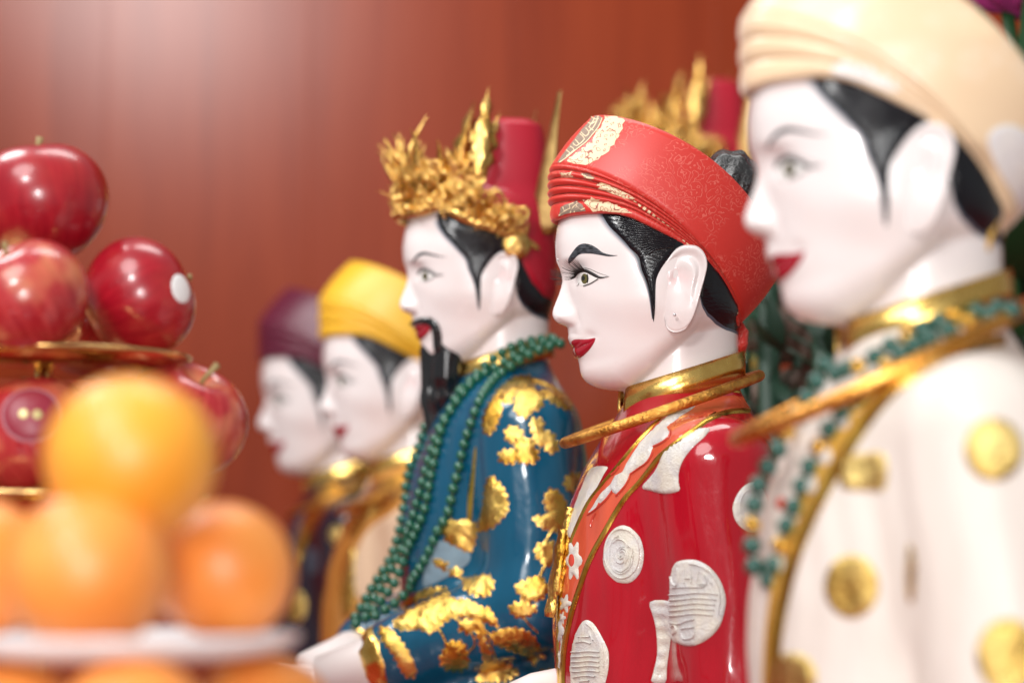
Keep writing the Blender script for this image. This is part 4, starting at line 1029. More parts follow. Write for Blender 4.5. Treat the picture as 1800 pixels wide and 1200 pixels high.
def make_crown(fr, label, seed, mt='crown'):
    rnd = random.Random(seed)
    root = empty('crown', fr.o, fr.rz, fr.scale); tag(root, label, 'crown', 'gilt openwork crowns')
    def P(th, z, off=0): return Vector(((8+(192+off)*math.cos(th)), (134+off)*math.sin(th), z))
    low = lambda th: 330 - 62*max(0, (abs(th)-R(42))/R(60))**1.3 + 14*math.exp(-((abs(th)-R(52))/R(9))**2)
    # base band
    V = []; F = []; ths = np.linspace(-R(108), R(108), 90); prof = [(0, 0), (0, 9), (8, 13), (20, 12), (28, 9), (30, 3), (28, -2), (0, -2)]
    for th in ths:
        for z, o in prof: V.append(P(th, low(th)+z, o)*U)
    n = len(prof); F = [(i*n+k, (i+1)*n+k, (i+1)*n+(k+1) % n, i*n+(k+1) % n) for i in range(len(ths)-1) for k in range(n)]
    F += [tuple(range(n)), tuple(range((len(ths)-1)*n, len(ths)*n))[::-1]]
    link('crown_band', mesh('crown_band', V, F), M[mt], root)
    def put(me, nm, p, d, out, L, w=1., d2=1.):
        z = d.normalized(); y = (out - z*out.dot(z)).normalized(); x = y.cross(z)
        m = Matrix((x*(L*w*U), y*(L*d2*U), z*(L*U))).transposed().to_4x4(); m.translation = p*U
        o = link(nm, me, M[mt], root); o.matrix_basis = m
    # tiers of flames; the backing plate keeps them together
    V = []; m2 = 8; ths = np.linspace(-R(86), R(86), 60)
    top = lambda th: low(th) + 26 + 78*math.cos(th*.95)**2 + 46*math.exp(-((abs(th)-R(66))/R(14))**2)
    for th in ths:
        for k in range(m2): t = k/(m2-1); V.append(P(th, low(th)+14+(top(th)-low(th)-14)*t, 5-10*t)*U)
        for k in range(m2): t = 1-k/(m2-1); V.append(P(th, low(th)+14+(top(th)-low(th)-14)*t, 1-10*t)*U)
    n = 2*m2; F = [(i*n+k, (i+1)*n+k, (i+1)*n+(k+1) % n, i*n+(k+1) % n) for i in range(len(ths)-1) for k in range(n)]
    link('backing_plate', mesh('backing_plate', V, F), M[mt], root)
    for row, (cnt, zz, L0) in enumerate(((34, .05, 40), (32, .3, 48), (30, .55, 54), (26, .8, 60), (20, .98, 70))):
        for i in range(cnt):
            th = R(-96+192*(i+.5*(row % 2)+.2*rnd.random())/(cnt-.5)); z = low(th)+8+(top(th)-low(th))*zz
            rad = Vector((math.cos(th)/196, math.sin(th)/134, 0)).normalized()
            d = rad*rnd.uniform(.25, .85) + Vector((0, 0, rnd.uniform(.6, 1.1))) + Vector((-math.sin(th), math.cos(th), 0))*rnd.uniform(-.6, .6)
            put(rnd.choice((leafA, leafB, leafB)), 'leaf', P(th, z, 4), d, rad, L0*rnd.uniform(.6, 1.15), rnd.uniform(.4, .8))
        for i in range(cnt//2):
            th = R(rnd.uniform(-92, 92)); z = low(th)+10+(top(th)-low(th))*zz; rad = Vector((math.cos(th)/196, math.sin(th)/134, 0)).normalized()
            put(spir, 'scroll', P(th, z-8, 12), Vector((0, 0, 1))+Vector((-math.sin(th), math.cos(th), 0))*rnd.uniform(-.6, .6), rad, rnd.uniform(26, 36), 1, 1.)
            th = R(rnd.uniform(-95, 95)); z = low(th)+10+(top(th)-low(th))*rnd.random(); rad = Vector((math.cos(th)/196, math.sin(th)/134, 0)).normalized()
            put(boss, 'boss', P(th, z, 14), Vector((0, 0, 1)), rad, rnd.uniform(6, 11))
    # tall side flames, front finial, forward spikes, ear guards
    for sg in (-1, 1):
        th = sg*R(76)
        for k, (dz, L, lean) in enumerate(((86, 215, .0), (76, 175, -.18), (60, 150, .2))):
            rad = Vector((math.cos(th), math.sin(th), 0)); p = P(th, low(th)+dz+20, 2)
            put(leafB, 'side_flame', p, Vector((lean-.1, 0, 1)), rad, L, .42)
        for k in range(9):
            th = sg*R(84+3.4*k); put(leafB, 'ear_guard_leaf', P(th, low(th)+12, 6), Vector((-.9, 0, .55-.12*k)), Vector((0, sg, 0)), 40-2*k, 1.1)
        put(boss, 'ear_guard', P(sg*R(101), low(R(101))-4, 4), Vector((.5, 0, 1)), Vector((0, sg, 0)), 32, 1., .42)
    for k in range(22):
        th = R(-58+5.4*k); rad = Vector((math.cos(th), math.sin(th), 0)); put(rnd.choice((leafA, leafB, leafB)), 'front_flame', P(th, top(th)-rnd.uniform(8, 40), -2), rad*rnd.uniform(-.15, .5)+Vector((-math.sin(th), math.cos(th), 0))*rnd.uniform(-.3, .3)+Vector((0, 0, 1)), rad, rnd.uniform(60, 150)*(1-.006*abs(k-10)**1.5), rnd.uniform(.26, .5))
    for sg in (-1, 1):
        for k in range(26):
            th = sg*R(rnd.uniform(70, 106)); rad = Vector((math.cos(th), math.sin(th), 0)); a = (abs(th)-R(70))/R(36)
            put(rnd.choice((leafA, leafB, leafB, spir)), 'side_leaf', P(th, low(th)+rnd.uniform(4, 66*(1-.5*a)), rnd.uniform(2, 12)), rad*rnd.uniform(.1, .6)+Vector((rnd.uniform(-.9, .1), 0, rnd.uniform(.3, 1.))), rad, rnd.uniform(34, 66)*(1-.25*a), rnd.uniform(.5, .9))
    for th, dz, L in ((R(-20), 90, 78), (R(4), 70, 62), (R(-34), 60, 62), (R(-8), 15, 40), (R(10), 110, 64)):
        rad = Vector((math.cos(th), math.sin(th), 0)); put(leafB, 'front_spike', P(th, low(th)+dz, 4), rad*.9+Vector((0, 0, .75)), rad, L, .62)
    return root
def make_hat(fr, label):
    root = empty('scholar_hat', fr.o, fr.rz, fr.scale); tag(root, label, 'hat', 'red felt scholar hats')
    tab_f = [(300, 160), (350, 120), (400, 70), (440, 44), (520, 34), (548, 26), (556, 2)]; tab_b = [(300, -140), (350, -140), (430, -128), (520, -118), (545, -112), (556, -86)]; tab_w = [(300, 118), (350, 112), (400, 96), (500, 88), (545, 82), (556, 58)]
    V = []; n = 56; zs = list(np.linspace(300, 520, 18)) + list(np.linspace(528, 556, 9))
    for z in zs:
        a = smooth_tab(np.array([z]), tab_f, 5)[0]; b = smooth_tab(np.array([z]), tab_b, 5)[0]; w = smooth_tab(np.array([z]), tab_w, 5)[0]
        for k in range(n):
            t = 2*math.pi*k/n; e = 2/2.7; c_, s_ = math.cos(t), math.sin(t)
            V.append((((a+b)/2+(a-b)/2*math.copysign(abs(c_)**e, c_))*U, w*math.copysign(abs(s_)**e, s_)*U, z*U))
    F = [(i*n+k, i*n+(k+1) % n, (i+1)*n+(k+1) % n, (i+1)*n+k) for i in range(len(zs)-1) for k in range(n)]; F.append(tuple(range((len(zs)-1)*n, len(zs)*n)))
    link('crown_block', mesh('crown_block', V, F), M['cap_red'], root)
    if 'cowl' not in bpy.data.meshes:
        hair_shell(11, [(20, 352), (60, 350), (92, 315), (101, 270), (106, 240), (112, 210), (122, 175), (140, 147), (180, 140)], 'cowl', M['cap_red'])
        me = PARTS.pop('cowl')[0][0]; me.name = 'cowl'
    link('cowl', bpy.data.meshes['cowl'], M['cap_red'], root)
    # dragonfly wings at the back
    for sg in (1, -1):
        V = []; m = 16
        for i in range(m+1):
            t = i/m; x = -98-8*t-24*t*t; z = 296+312*t; w = (52*(1-t)**1.6+14*(1-t)+5)*(1 if t > .06 else .7); y = sg*(96+22*math.sin(t*1.7))
            for q, o in ((-1, 0), (-.4, 3.2), (.5, 3.2), (1, 0), (.5, -3.2), (-.4, -3.2)): V.append(((x-w*.5*q)*U, (y+sg*o+q*10*sg)*U, (z)*U))
        F = [(i*6+k, i*6+(k+1) % 6, (i+1)*6+(k+1) % 6, (i+1)*6+k) for i in range(m) for k in range(6)] + [tuple(range(6))[::-1], tuple(range(m*6, m*6+6))]
        link('wing', mesh('wing', V, F), M['wing'], root)
    return root
M['wing'] = gold_mat('aged gilt wing', (.50, .33, .13), (.30, .18, .06), .4, 60, .4, .002)
make_crown(FK, 'gilt flame crown on the bearded statue in the blue robe', 3)
make_hat(FK, 'tall red felt hat with gilt wing behind the crown of the bearded statue')

# ================================================================== CREAM STATUE
crm_me = robe_for(RV, RF, FC_.h)
crm = make_statue('deity_statue', FC_, 'white-faced statue in cream robe dotted with round gold medallions', robe_mat=M['cream'], robe_mesh=crm_me, skip=('hair_bun',), plain=True)
CL = (0, 0, FC_.h); crm_bvh = robe_bvh
tc_ = make_turban(FC_, 'pale champagne satin turban above the white face of the cream-robed statue', M['satin_cream'])
M['lace'] = pearl_mat('white lace', (.85, .82, .80), (.80, .77, .78), (.88, .84, .80))
for poly, bv in (([(1330, 40), (1345, 10), (1380, -20), (1420, -10), (1410, 30), (1390, 60), (1370, 95), (1340, 110), (1322, 95)], tb_bvh), ([(1322, 170), (1345, 150), (1400, 138), (1470, 138), (1530, 155), (1600, 190), (1590, 205), (1520, 175), (1440, 158), (1370, 168), (1335, 185)], fo_bvh),
                 ([(1735, 245), (1760, 220), (1800, 230), (1850, 300), (1840, 360), (1800, 380), (1780, 340), (1755, 300)], tb_bvh), ([(1470, 110), (1530, 118), (1580, 145), (1570, 160), (1510, 140), (1465, 128)], fo_bvh), ([(1760, 20), (1790, 25), (1830, 80), (1820, 120), (1790, 90)], tb_bvh)):
    me = patch(FC_, bv, poly, 7, 1.2, 4, sm=3, lift=1.)
    if len(me.polygons): link('lace', me, M['lace'], tc_)
M['gold_med'] = gold_mat('gold medallion', (.80, .60, .22), (.56, .36, .09), .25, 110, 1., .004)
def cp(poly, h=4, name='medallion', mat='gold_med', step=8, edge=5, lift=.5, sm=3):
    me = patch(FC_, crm_bvh, poly, step, h, edge, sm=sm, lift=lift, relief=lambda x, y: 1.3*math.sin(x*.4+math.sin(y*.3))*math.sin(y*.35))
    if len(me.polygons): return link(name, me, M[mat], crm, CL)
for (x, y, rx, ry) in ((1747, 790, 52, 56), (1497, 1030, 48, 56), (1772, 1152, 56, 66), (1392, 1190, 44, 44)): cp(ell(x, y, rx, ry, 18))
cp([(1482, 808), (1520, 796), (1556, 800), (1556, 858), (1520, 862), (1478, 856)], 3.5)
cp([(1596, 960), (1606, 965), (1610, 1010), (1604, 1060), (1594, 1040)], 3)
trimc = [(1800, 592), (1750, 600), (1690, 612), (1630, 640), (1575, 680), (1530, 730), (1490, 790), (1455, 850), (1425, 910), (1400, 970), (1380, 1040), (1365, 1120), (1360, 1210)]
link('gold_trim', ribbon(FC_, crm_bvh, trimc, 22, 4, .5, 7), M['gold_line'], crm, CL)
M['gold_cloth'] = enamel('gold painted band', (.70, .42, .08), (.55, .30, .05))
band_in = [(1660, 600), (1600, 628), (1540, 670), (1490, 720), (1450, 780), (1415, 850), (1385, 920), (1362, 1000), (1348, 1080), (1342, 1160), (1342, 1210)]
cp(trimc[2:] + band_in[::-1], 1.5, 'placket', 'gold_cloth', 12)
for (x, y, rx, ry) in ((1450, 800, 14, 18), (1425, 850, 14, 18), (1480, 740, 16, 16), (1372, 985, 8, 22), (1395, 900, 12, 20)): cp(ell(x, y, rx, ry, 10), 4, 'applique', 'pearl', 7, 4, 1.5)
cp(ell(1375, 885, 9, 11, 10), 4, 'applique', 'coral_wet', 6, 4, 2)
neck_ring(FC_, (1300, 772), (1798, 536), 190, 10.5, 'gilt neck ring round the collar of the cream-robed statue', gold_mat('amber gilt', (.86, .43, .10), (.62, .26, .04), .22, 140, .6, .002))
cn = empty('bead_necklace', FC_.o, FC_.rz, 1); tag(cn, 'necklace of teal and small gold beads over the cream robe', 'necklace', 'bead necklaces')
mx = lambda k: (M['gold_foil'], .86) if k % 3 == 2 or k % 7 == 5 else (M['jade2'], 1.)
my = lambda k: (M['gold_foil'], .9) if k % 5 == 4 else (M['jade2'], 1.)
strand(cn, FC_, crm_bvh, [(1452, 640), (1425, 690), (1390, 745), (1362, 800), (1334, 850), (1324, 905), (1322, 960), (1330, 1010), (1352, 1018), (1372, 985), (1384, 945), (1402, 895), (1422, 845), (1440, 805), (1462, 762), (1500, 715), (1545, 668), (1600, 622), (1660, 585), (1720, 560), (1780, 545)], -10, 150, 12.5, my)
strand(cn, FC_, crm_bvh, [(1470, 655), (1520, 648), (1560, 620), (1600, 596), (1650, 570), (1700, 552), (1765, 538)], 60, 110, 12, mx)
# hair ornament tied under the turban
ho = empty('hair_tie', FC_.o, FC_.rz, 1); tag(ho, 'pale gold strip tied with amber ribbon at the nape under the champagne turban', 'hair tie')
M['pale_strip'] = nmat('pale gilt strip', (.72, .72, .36), .25, metal=.5)
a_, b_ = FC_.plane(1752, 300, 70*U), FC_.plane(1733, 372, 78*U)
link('strip', mesh('strip', *tube([a_, a_*.6+b_*.4, a_*.3+b_*.7, b_], lambda q: (9+1.5*math.sin(q*20))*U*.8, 8)), M['pale_strip'], ho)
link('ribbon', mesh('ribbon', *tube([FC_.plane(1768, 320, 40*U), FC_.plane(1765, 350, 50*U), FC_.plane(1750, 375, 60*U), FC_.plane(1742, 400, 60*U), FC_.plane(1735, 440, 64*U)], lambda q: (15-11*q)*U, 8)), M['gold_cloth'], ho)

# ================================================================== YELLOW AND PLUM STATUES
M['ochre'] = enamel('ochre enamel', (.55, .27, .06), (.38, .15, .03)); M['plum'] = enamel('plum enamel', (.022, .010, .022), (.012, .006, .014)); M['peach'] = enamel('peach enamel', (.72, .52, .36), (.6, .42, .28))
M['slate'] = enamel('slate enamel', (.05, .07, .10), (.03, .05, .07))
def side_statue(fr, label, mat, tmat, tlabel, paints, ring):
    rt = make_statue('deity_statue', fr, label, plain=True, robe_mat=M[mat], robe_mesh=robe_for(RV, RF, fr.h)); lc = (0, 0, fr.h)
    make_turban(fr, tlabel, M[tmat])
    for poly, mt, nm in paints:
        me = patch(fr, robe_bvh, poly, 8, 3, 4, sm=3)
        if len(me.polygons): link(nm, me, M[mt], rt, lc)
    return rt
side_statue(FY, 'white-faced statue in ochre and gold robe behind the jade beads', 'ochre', 'satin_yellow', 'bright yellow satin turban on the ochre-robed statue',
            [([(640, 940), (690, 900), (735, 870), (770, 900), (760, 1000), (700, 1060), (640, 1060), (618, 1010)], 'peach', 'robe_panel'),
             ([(655, 850), (700, 835), (745, 825), (760, 840), (700, 880), (650, 910), (620, 950), (612, 930), (630, 890)], 'gold_foil', 'floral_relief'),
             ([(605, 985), (620, 960), (630, 1000), (622, 1060), (605, 1090), (598, 1040)], 'gold_foil', 'floral_relief'),
             (ell(665, 1010, 14, 16, 10), 'gold_med', 'medallion')], None)
neck_ring(FY, (598, 900), (800, 808), 168, 9, 'gilt neck ring of the statue in ochre robe', M['gold_dull'])
side_statue(FP, 'white-faced statue in dark plum robe nearest the wooden wall', 'plum', 'satin_plum', 'dark plum satin turban on the statue nearest the wall',
            [([(560, 860), (590, 850), (600, 870), (570, 900), (540, 950), (520, 1000), (510, 990), (525, 930)], 'gold_foil', 'floral_relief'),
             ([(515, 920), (535, 890), (528, 940), (512, 985), (505, 960)], 'slate', 'robe_panel'), (ell(548, 985, 12, 24, 10), 'slate', 'robe_panel'),
             (ell(520, 1065, 18, 30, 12), 'gold_med', 'medallion'), (ell(590, 940, 12, 16, 12), 'gold_med', 'medallion')], None)
neck_ring(FP, (508, 905), (668, 832), 168, 9, 'gilt neck ring of the statue in plum robe', M['gold_dull'])
FP_dome = ([], [])

# ================================================================== CROWNED STATUE OF THE SECOND ROW
M['green'] = enamel('green enamel', (.02, .13, .075), (.01, .08, .05))
FB = Frame(1232, 490, D0*1.62, R(12), 1.02)
bk = empty('pedestal', (FB.base[0], FB.base[1], 0)); tag(bk, 'red lacquered block under the green-robed crowned statue', 'pedestal')
ph_ = FB.o.z - 930*U*FB.scale
box('block', (.44, .44, ph_-.001), M['cloth_red'], bk, (0, 0, ph_/2), .006)
FB.base = (FB.base[0], FB.base[1], ph_); FB.h = 930*U
back = make_statue('deity_statue', FB, 'crowned statue in green and gold robe standing behind the red-robed statue', robe_mat=M['green'], robe_mesh=robe_for(RV, RF, FB.h), skip=('hair_bun',), group='painted deity statues of the back row')
for poly in ([(1020, 690), (1060, 660), (1110, 650), (1110, 670), (1060, 700), (1030, 740)], ell(1350, 575, 14, 16, 10), [(1075, 690), (1100, 690), (1100, 730), (1070, 745), (1050, 730)], ell(1318, 640, 14, 14, 10), ell(1060, 800, 18, 20, 10), ell(1400, 680, 20, 14)):
    me = patch(FB, robe_bvh, poly, 8, 4, 4, sm=3)
    if len(me.polygons): link('floral_relief', me, M['gold_foil'], back, (0, 0, FB.h))
make_crown(FB, 'pale gilt flame crown rising behind the red turban', 11, 'crown_pale')
make_hat(FB, 'red felt hat behind the pale gilt crown above the red turban')

# carved root-wood stand behind, between the red and the cream statue
M['root'] = nmat('dark root wood', (.10, .05, .03), .5); g = G(M['root']); nn = g.noise(g.coord(), 22, 5, .65, 1.); g.out('Base Color', g.ramp(nn, [(.35, (.012, .006, .004)), (.5, (.10, .055, .035)), (.68, (.30, .20, .16))])); g.bump(nn, .8, .02)
def root_fn(x, y, z):
    d = np.full(x.shape, 1e3)
    r2 = random.Random(5); p = np.array([0., 0., -.36])
    for k in range(9):
        q = np.array([r2.uniform(-.09, .09), r2.uniform(-.07, .07), -.36+.075*(k+1)]); d = smin(d, sd_cone(x, y, z, p, q, .062, .05), .03); p = q
    for k in range(7):
        a = np.array([r2.uniform(-.04, .04), r2.uniform(-.04, .04), r2.uniform(-.25, .25)]); b = a+np.array([r2.uniform(-.13, .13), r2.uniform(-.1, .1), r2.uniform(.02, .14)]); d = smin(d, sd_cone(x, y, z, a, b, .045, .025), .025)
    return d + .008*np.sin(x*90)*np.sin(z*70+y*60)
rv, rf = surface_nets(root_fn, (-.3, -.28, -.46), (.3, .28, .46), .012)
rc = at(1392, 645, 2.42); ro = link('carved_root', mesh('carved_root', (rv + np.array([0, 0, .43]))*.34, rf), M['root'])
ro.location = (rc.x, rc.y, rc.z-.16)
tag(ro, 'knotty dark brown carved root standing behind the cream statue\'s chin', 'carving')
bs = box('stand', (.2, .2, rc.z-.15), M['cloth_red'], None, (rc.x, rc.y, (rc.z-.15)/2), .004); bs.name = 'plinth'; tag(bs, 'plain red plinth under the dark carved root', 'plinth')

# foliage and magenta flowers behind the cream statue
M['leaf'] = nmat('dark leaf', (.010, .050, .014), .4); M['petal'] = nmat('magenta petal', (.50, .05, .25), .5)
def blade(L, W, bend):
    V = []; m = 8
    for i in range(m+1):
        t = i/m; w = W*math.sin(math.pi*(t*.92+.06))
        for sx in (-1, 0, 1): V.append((w*sx, bend*L*t*t, L*t*(1-.15*abs(bend)*t)+(abs(sx)*W*.15)))
    return mesh('leaf', V, [(i*3+k, i*3+k+1, (i+1)*3+k+1, (i+1)*3+k) for i in range(m) for k in range(2)])
def bush(px, py, depth, label, n, L, flowers, name='potted_plant', seed=1):
    rnd = random.Random(seed); c = at(px, py, depth); root = empty(name, (c.x, c.y, 0)); tag(root, label, 'plant')
    pv = lathe([(.0, .002), (.07, .002), (.085, .05), (.09, .16), (.082, .17), (.074, .16), (.0, .14)], 28); link('pot', mesh('pot', *pv), nmat('green glazed pot', (.02, .09, .05), .25, coat=.5), root)
    ls = [blade(L, L*.17, .45), blade(L*.8, L*.2, .7)]; zc = c.z
    link('stem', mesh('stem', *tube([(0, 0, .12), (.005, .004, zc*.5), (0, 0, zc+.1)], .012, 8)), M['leaf'], root)
    tw = ([], [])
    for k in range(n):
        a = rnd.uniform(0, 6.28); z = zc + rnd.uniform(-.12, .12); rr = rnd.uniform(.01, L*.9); q = Vector((rr*math.cos(a), rr*math.sin(a), z))
        add(tw, tube([(0, 0, z-rr*.6), q], .0016, 5))
        o = link('leaf', rnd.choice(ls), M['leaf'], root, q); o.rotation_euler = (rnd.uniform(.3, 1.5), rnd.uniform(-.4, .4), a+math.pi/2+rnd.uniform(-.6, .6))
    link('twigs', mesh('twigs', *tw), M['leaf'], root)['kind'] = 'stuff'
    pm = blade(.06, .026, .5)
    for (fx, fy) in flowers:
        q = at(fx, fy, depth) - Vector((c.x, c.y, 0)); st_ = link('flower_stem', mesh('flower_stem', *tube([(0, 0, zc), (q.x*.4, q.y*.4, (zc+q.z)/2), q], .005, 6)), M['leaf'], root)
        for k in range(14):
            o = link('petal', pm, M['petal'], root, q); o.rotation_euler = (.35+.5*(k % 3), 0, k*2.4)
bush(1830, 470, 2.25, 'dark green leafy plant with magenta flowers behind the cream statue', 46, .15, [(1775, 25), (1835, 40), (1815, -25), (1760, -20), (1880, 60)])

M['leaf'] = nmat('green leaf', (.007, .036, .018), .5)
bush(1348, 590, 2.36, 'green leafy sprigs between the red turban and the dark carved root', 20, .055, [], seed=4)
bush(1446, 600, 2.30, 'green leafy sprigs right beside the carved root', 16, .05, [], seed=6)

# ================================================================== FRUIT
def apple_me(seed):
    rnd = random.Random(seed); V = []; n = 40; m = 28
    for i in range(m+1):
        t = math.pi*i/m
        for k in range(n):
            a = 2*math.pi*k/n; r = math.sin(t)*(1+.10*math.cos(t)+.02*math.cos(5*a)*(.3+math.cos(t)*-1)); z = math.cos(t)*.93
            z -= .34*math.exp(-(r/.26)**2)*(1 if z > 0 else -.55)
            V.append((r*math.cos(a), r*math.sin(a), z))
    F = [(i*n+k, (i+1)*n+k, (i+1)*n+(k+1) % n, i*n+(k+1) % n) for i in range(m) for k in range(n)]
    return mesh('skin', V, F)
def apple_mat(name, a, b, c, amt):
    m = nmat(name, a, .3, coat=.4, coat_rough=.08); g = G(m); tcn = g.n('ShaderNodeTexCoord')
    sp = g.n('ShaderNodeSeparateXYZ', inp={0: tcn.outputs['Object']}); an = g.math('ARCTAN2', sp.outputs[1], sp.outputs[0])
    cb = g.n('ShaderNodeCombineXYZ', inp={0: g.math('MULTIPLY', g.math('SINE', an), 6.), 1: g.math('MULTIPLY', g.math('COSINE', an), 6.), 2: sp.outputs[2]})
    n1 = g.noise(cb.outputs[0], 1.6, 5, .65); n2 = g.noise(tcn.outputs['Object'], 1.3, 2); n3 = g.voro(tcn.outputs['Object'], 16)
    col = g.mix(g.ramp(n1, [(.40, (0, 0, 0)), (.68, (1, 1, 1))]), a, b)
    col = g.mix(g.math('MULTIPLY', g.ramp(n2, [(.5, (0, 0, 0)), (.72, (1, 1, 1))]), amt), col, c)
    col = g.mix(g.math('MULTIPLY', g.math('LESS_THAN', n3.outputs[0], .05), .5), col, c)
    top = g.ramp(g.n('ShaderNodeVectorMath', operation='LENGTH', inp={0: g.n('ShaderNodeVectorMath', operation='MULTIPLY', inp={0: tcn.outputs['Object'], 1: (1, 1, .12)}).outputs[0]}).outputs[1], [(.16, (.8,)*3), (.36, (0, 0, 0))])
    g.out('Base Color', g.mix(top, col, c)); return m
M['apple'] = apple_mat('dark red apple', (.27, .003, .012), (.36, .008, .018), (.52, .06, .04), .3)
M['apple2'] = apple_mat('streaky red apple', (.33, .008, .016), (.48, .045, .045), (.68, .26, .12), .7)
M['stem'] = nmat('apple stem', (.28, .20, .08), .6); M['sticker'] = nmat('white sticker', (.8, .8, .8), .35); M['label_grey'] = nmat('rose label edge', (.40, .17, .20), .4); M['label_red'] = nmat('dark label ground', (.26, .02, .04), .4)
M['sticker_gold'] = nmat('gold label', (.55, .46, .20), .35, metal=.3)
app_me = [apple_me(1)]; ap_bvh = BVHTree.FromPolygons([v.co.copy() for v in app_me[0].vertices], [tuple(p.vertices) for p in app_me[0].polygons])
AD = 1.57
def up_to(v): return Vector((0, 0, 1)).rotation_difference(Vector(v).normalized()).to_euler()
def apple(px, py, r, depth, up, label, mat='apple', stem=1.):
    root = empty('apple', at(px, py, depth)); tag(root, label, 'apple', 'apples on the gilt tiered stand'); R_ = r*depth/FPX
    root.rotation_euler = up_to(up); sk = link('skin', app_me[0], M['apple'], root); recolor(sk, M[mat]); sk.scale = (R_,)*3
    link('stem', mesh('stem', *tube([(0, 0, .52*R_), (.02*R_, .02*R_, .8*R_), (.08*R_*stem, .03*R_, (.98+.2*(stem-1))*R_)], lambda q: (.035+.025*q*q)*R_, 7)), M['stem'], root)
    return root, R_
def disc_on(root, R_, cam_dir, rad, mat, name, parent_world=None, thick=.004, n=20):
    """thin label pressed on the apple where the world direction cam_dir leaves it"""
    inv = root.rotation_euler.to_matrix().transposed(); d = (inv @ Vector(cam_dir)).normalized(); t1 = d.orthogonal().normalized(); t2 = d.cross(t1); V = []; F = []
    rings = [0.001, .35, .7, .95, 1.]
    for i, q in enumerate(rings):
        for k in range(n):
            a = 2*math.pi*k/n; dd = (d + (t1*math.cos(a)+t2*math.sin(a))*rad*q).normalized(); loc, nor, *_ = ap_bvh.ray_cast(dd*3, -dd)
            V.append(loc*R_*(1.006 if i < 4 else 1.0005))
    F = [(i*n+k, i*n+(k+1) % n, (i+1)*n+(k+1) % n, (i+1)*n+k) for i in range(4) for k in range(n)]; F.append(tuple(range(n))[::-1])
    return link(name, mesh(name, V, F), M[mat], root)
a1, r1 = apple(72, 357, 118, AD, (-.10, -.1, 1), 'glossy dark red apple at the very top of the gilt stand')
a2, r2_ = apple(241, 524, 106, AD-.005, (.80, .25, .45), 'dark red apple with a white round sticker on the upper gilt plate'); disc_on(a2, r2_, (.80, -.55, .10), .25, 'sticker', 'sticker')
a3, r3 = apple(48, 526, 110, AD-.075, (-.42, -.35, .9), 'paler red apple tilted to show its dimple on the upper gilt plate', 'apple2')
apple(150, 566, 70, AD+.10, (.2, .5, 1), 'red apple mostly hidden behind the stickered apple on the upper gilt plate')
a4, r4 = apple(322, 742, 112, AD-.01, (.42, -.35, .85), 'streaky apple with long stem leaning out over the lower gilt plate', 'apple2', 1.6)
a5, r5 = apple(60, 770, 114, AD-.06, (-.3, .2, 1), 'red apple with a gold round label on the lower gilt plate', 'apple2')
disc_on(a5, r5, (.12, -.9, .32), .50, 'label_grey', 'label_ring'); 
l2 = disc_on(a5, r5, (.12, -.9, .32), .44, 'label_red', 'label_ground'); l2.scale = (1.004,)*3
for k in (-.10, .10):
    l3 = disc_on(a5, r5, (.12+k, -.9, .30), .075, 'sticker_gold', 'label_emblem'); l3.scale = (1.008,)*3
apple(200, 770, 100, AD+.10, (.1, .4, 1), 'red apple mostly hidden between the two front apples of the lower gilt plate')
# tiered stands
def stand(name, px, depth, plates, mat, label, rim_r, pole_r=.006):
    c = at(px, 600, depth); root = empty(name, (c.x, c.y, 0)); tag(root, label, 'fruit stand', 'tiered fruit stands')
    link('base', mesh('base', *lathe([(0, .0), (.085, .0), (.085, .006), (.03, .016), (.012, .03), (.0, .03)], 36)), mat, root)
    zt = max(at(px, py, depth).z for py, _ in plates)
    link('pole', mesh('pole', *lathe([(pole_r, .01), (pole_r, zt+.03), (pole_r*1.6, zt+.034), (0, zt+.045)], 16)), mat, root)
    for py, r in plates:
        z = at(px, py, depth).z
        link('plate', mesh('plate', *lathe([(0.004, -.006), (r*.6, -.006), (r*.93, -.002), (r, .003), (r*1.008, .0048), (r*.995, .006), (r*.9, .001), (r*.6, -.003), (0.004, -.003)], 64)), mat, root, (0, 0, z))
    return root
M['gilt'] = gold_mat('polished gilt plate', (.78, .55, .24), (.55, .33, .10), .16, 60, .1, .001)
M['white_plate'] = nmat('white glazed plate', (.84, .83, .85), .25, coat=.4)
stand('fruit_stand', 78, AD, [(640, .095), (884, .108)], M['gilt'], 'gilt two-tier fruit stand piled with red apples', .1)
OD = 1.06
M['orange'] = nmat('orange peel', (.86, .30, .035), .36, coat=.25, coat_rough=.2); g = G(M['orange']); v_ = g.coord()
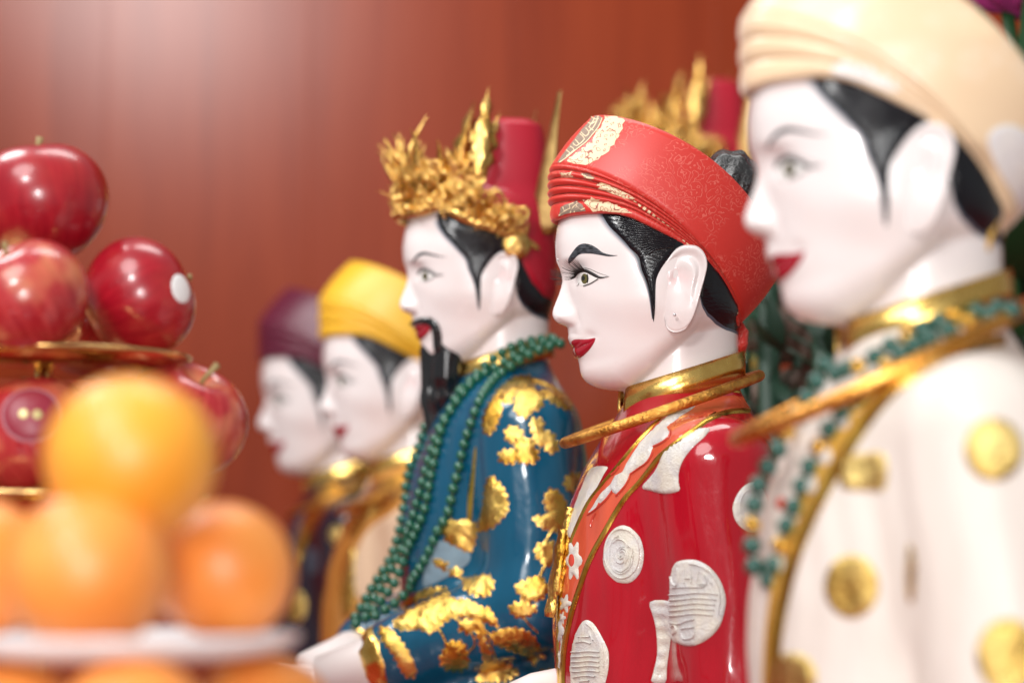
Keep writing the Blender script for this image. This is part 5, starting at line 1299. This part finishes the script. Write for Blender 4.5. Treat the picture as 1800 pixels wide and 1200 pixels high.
g.out('Base Color', g.ramp(g.noise(v_, 1.2, 3), [(.35, (.92, .29, .05)), (.7, (.95, .37, .08))])); g.bump(g.voro(v_, 30).outputs[0], .14, .012)
M['orange_y'] = nmat('yellow orange peel', (.90, .46, .04), .36, coat=.25, coat_rough=.2); g = G(M['orange_y']); v_ = g.coord()
g.out('Base Color', g.ramp(g.noise(v_, 1.2, 3), [(.35, (.92, .35, .03)), (.7, (.95, .43, .045))])); g.bump(g.voro(v_, 30).outputs[0], .14, .012)
def orange_me():
    me = sphere_me('peel', 1, 40, 28)
    for v in me.vertices: v.co.z *= .95; v.co.z -= .05*math.exp(-((v.co.x**2+v.co.y**2)/.02))*(1 if v.co.z > 0 else -.6)
    return me
om = orange_me(); calyx = mesh('calyx', *lathe([(.0, .90), (.05, .90), (.075, .885), (.06, .86), (0, .86)], 10))
M['calyx'] = nmat('green calyx', (.06, .10, .02), .6)
def orange(px, py, r, depth, up, label, mat='orange'):
    root = empty('orange', at(px, py, depth)); root.rotation_euler = up_to(up); tag(root, label, 'orange', 'oranges on the white tiered stand'); k = r*depth/FPX
    o = link('peel', om, M['orange'], root); recolor(o, M[mat]); o.scale = (k,)*3
    c = link('calyx', calyx, M['calyx'], root); c.scale = (k,)*3
orange(230, 806, 153, OD-.03, (.1, .3, 1), 'yellowish orange resting on top of the others', 'orange_y')
orange(156, 1005, 147, OD-.05, (-.2, .5, .8), 'orange directly under the yellowish one on the white plate')
orange(394, 1004, 126, OD+.03, (.4, .5, .7), 'smaller orange at the plate edge beside the apples')
orange(-42, 1000, 128, OD+.03, (-.5, .3, .7), 'orange on the white plate on the side away from the statues')
for x, y, r, d, lb in ((20, 1290, 132, OD-.02, 'orange on the lower tier on the side away from the statues'), (235, 1288, 140, OD-.05, 'orange on the lower tier in the middle below the white plate'), (462, 1272, 128, OD+.03, 'orange on the lower tier reaching out toward the blue sleeve')):
    orange(x, y, r, d, (.1, .6, .6), lb)
stand('fruit_stand', 215, OD+.02, [(1133, .080), (1400, .105)], M['white_plate'], 'white two-tier fruit stand piled with oranges', .1)
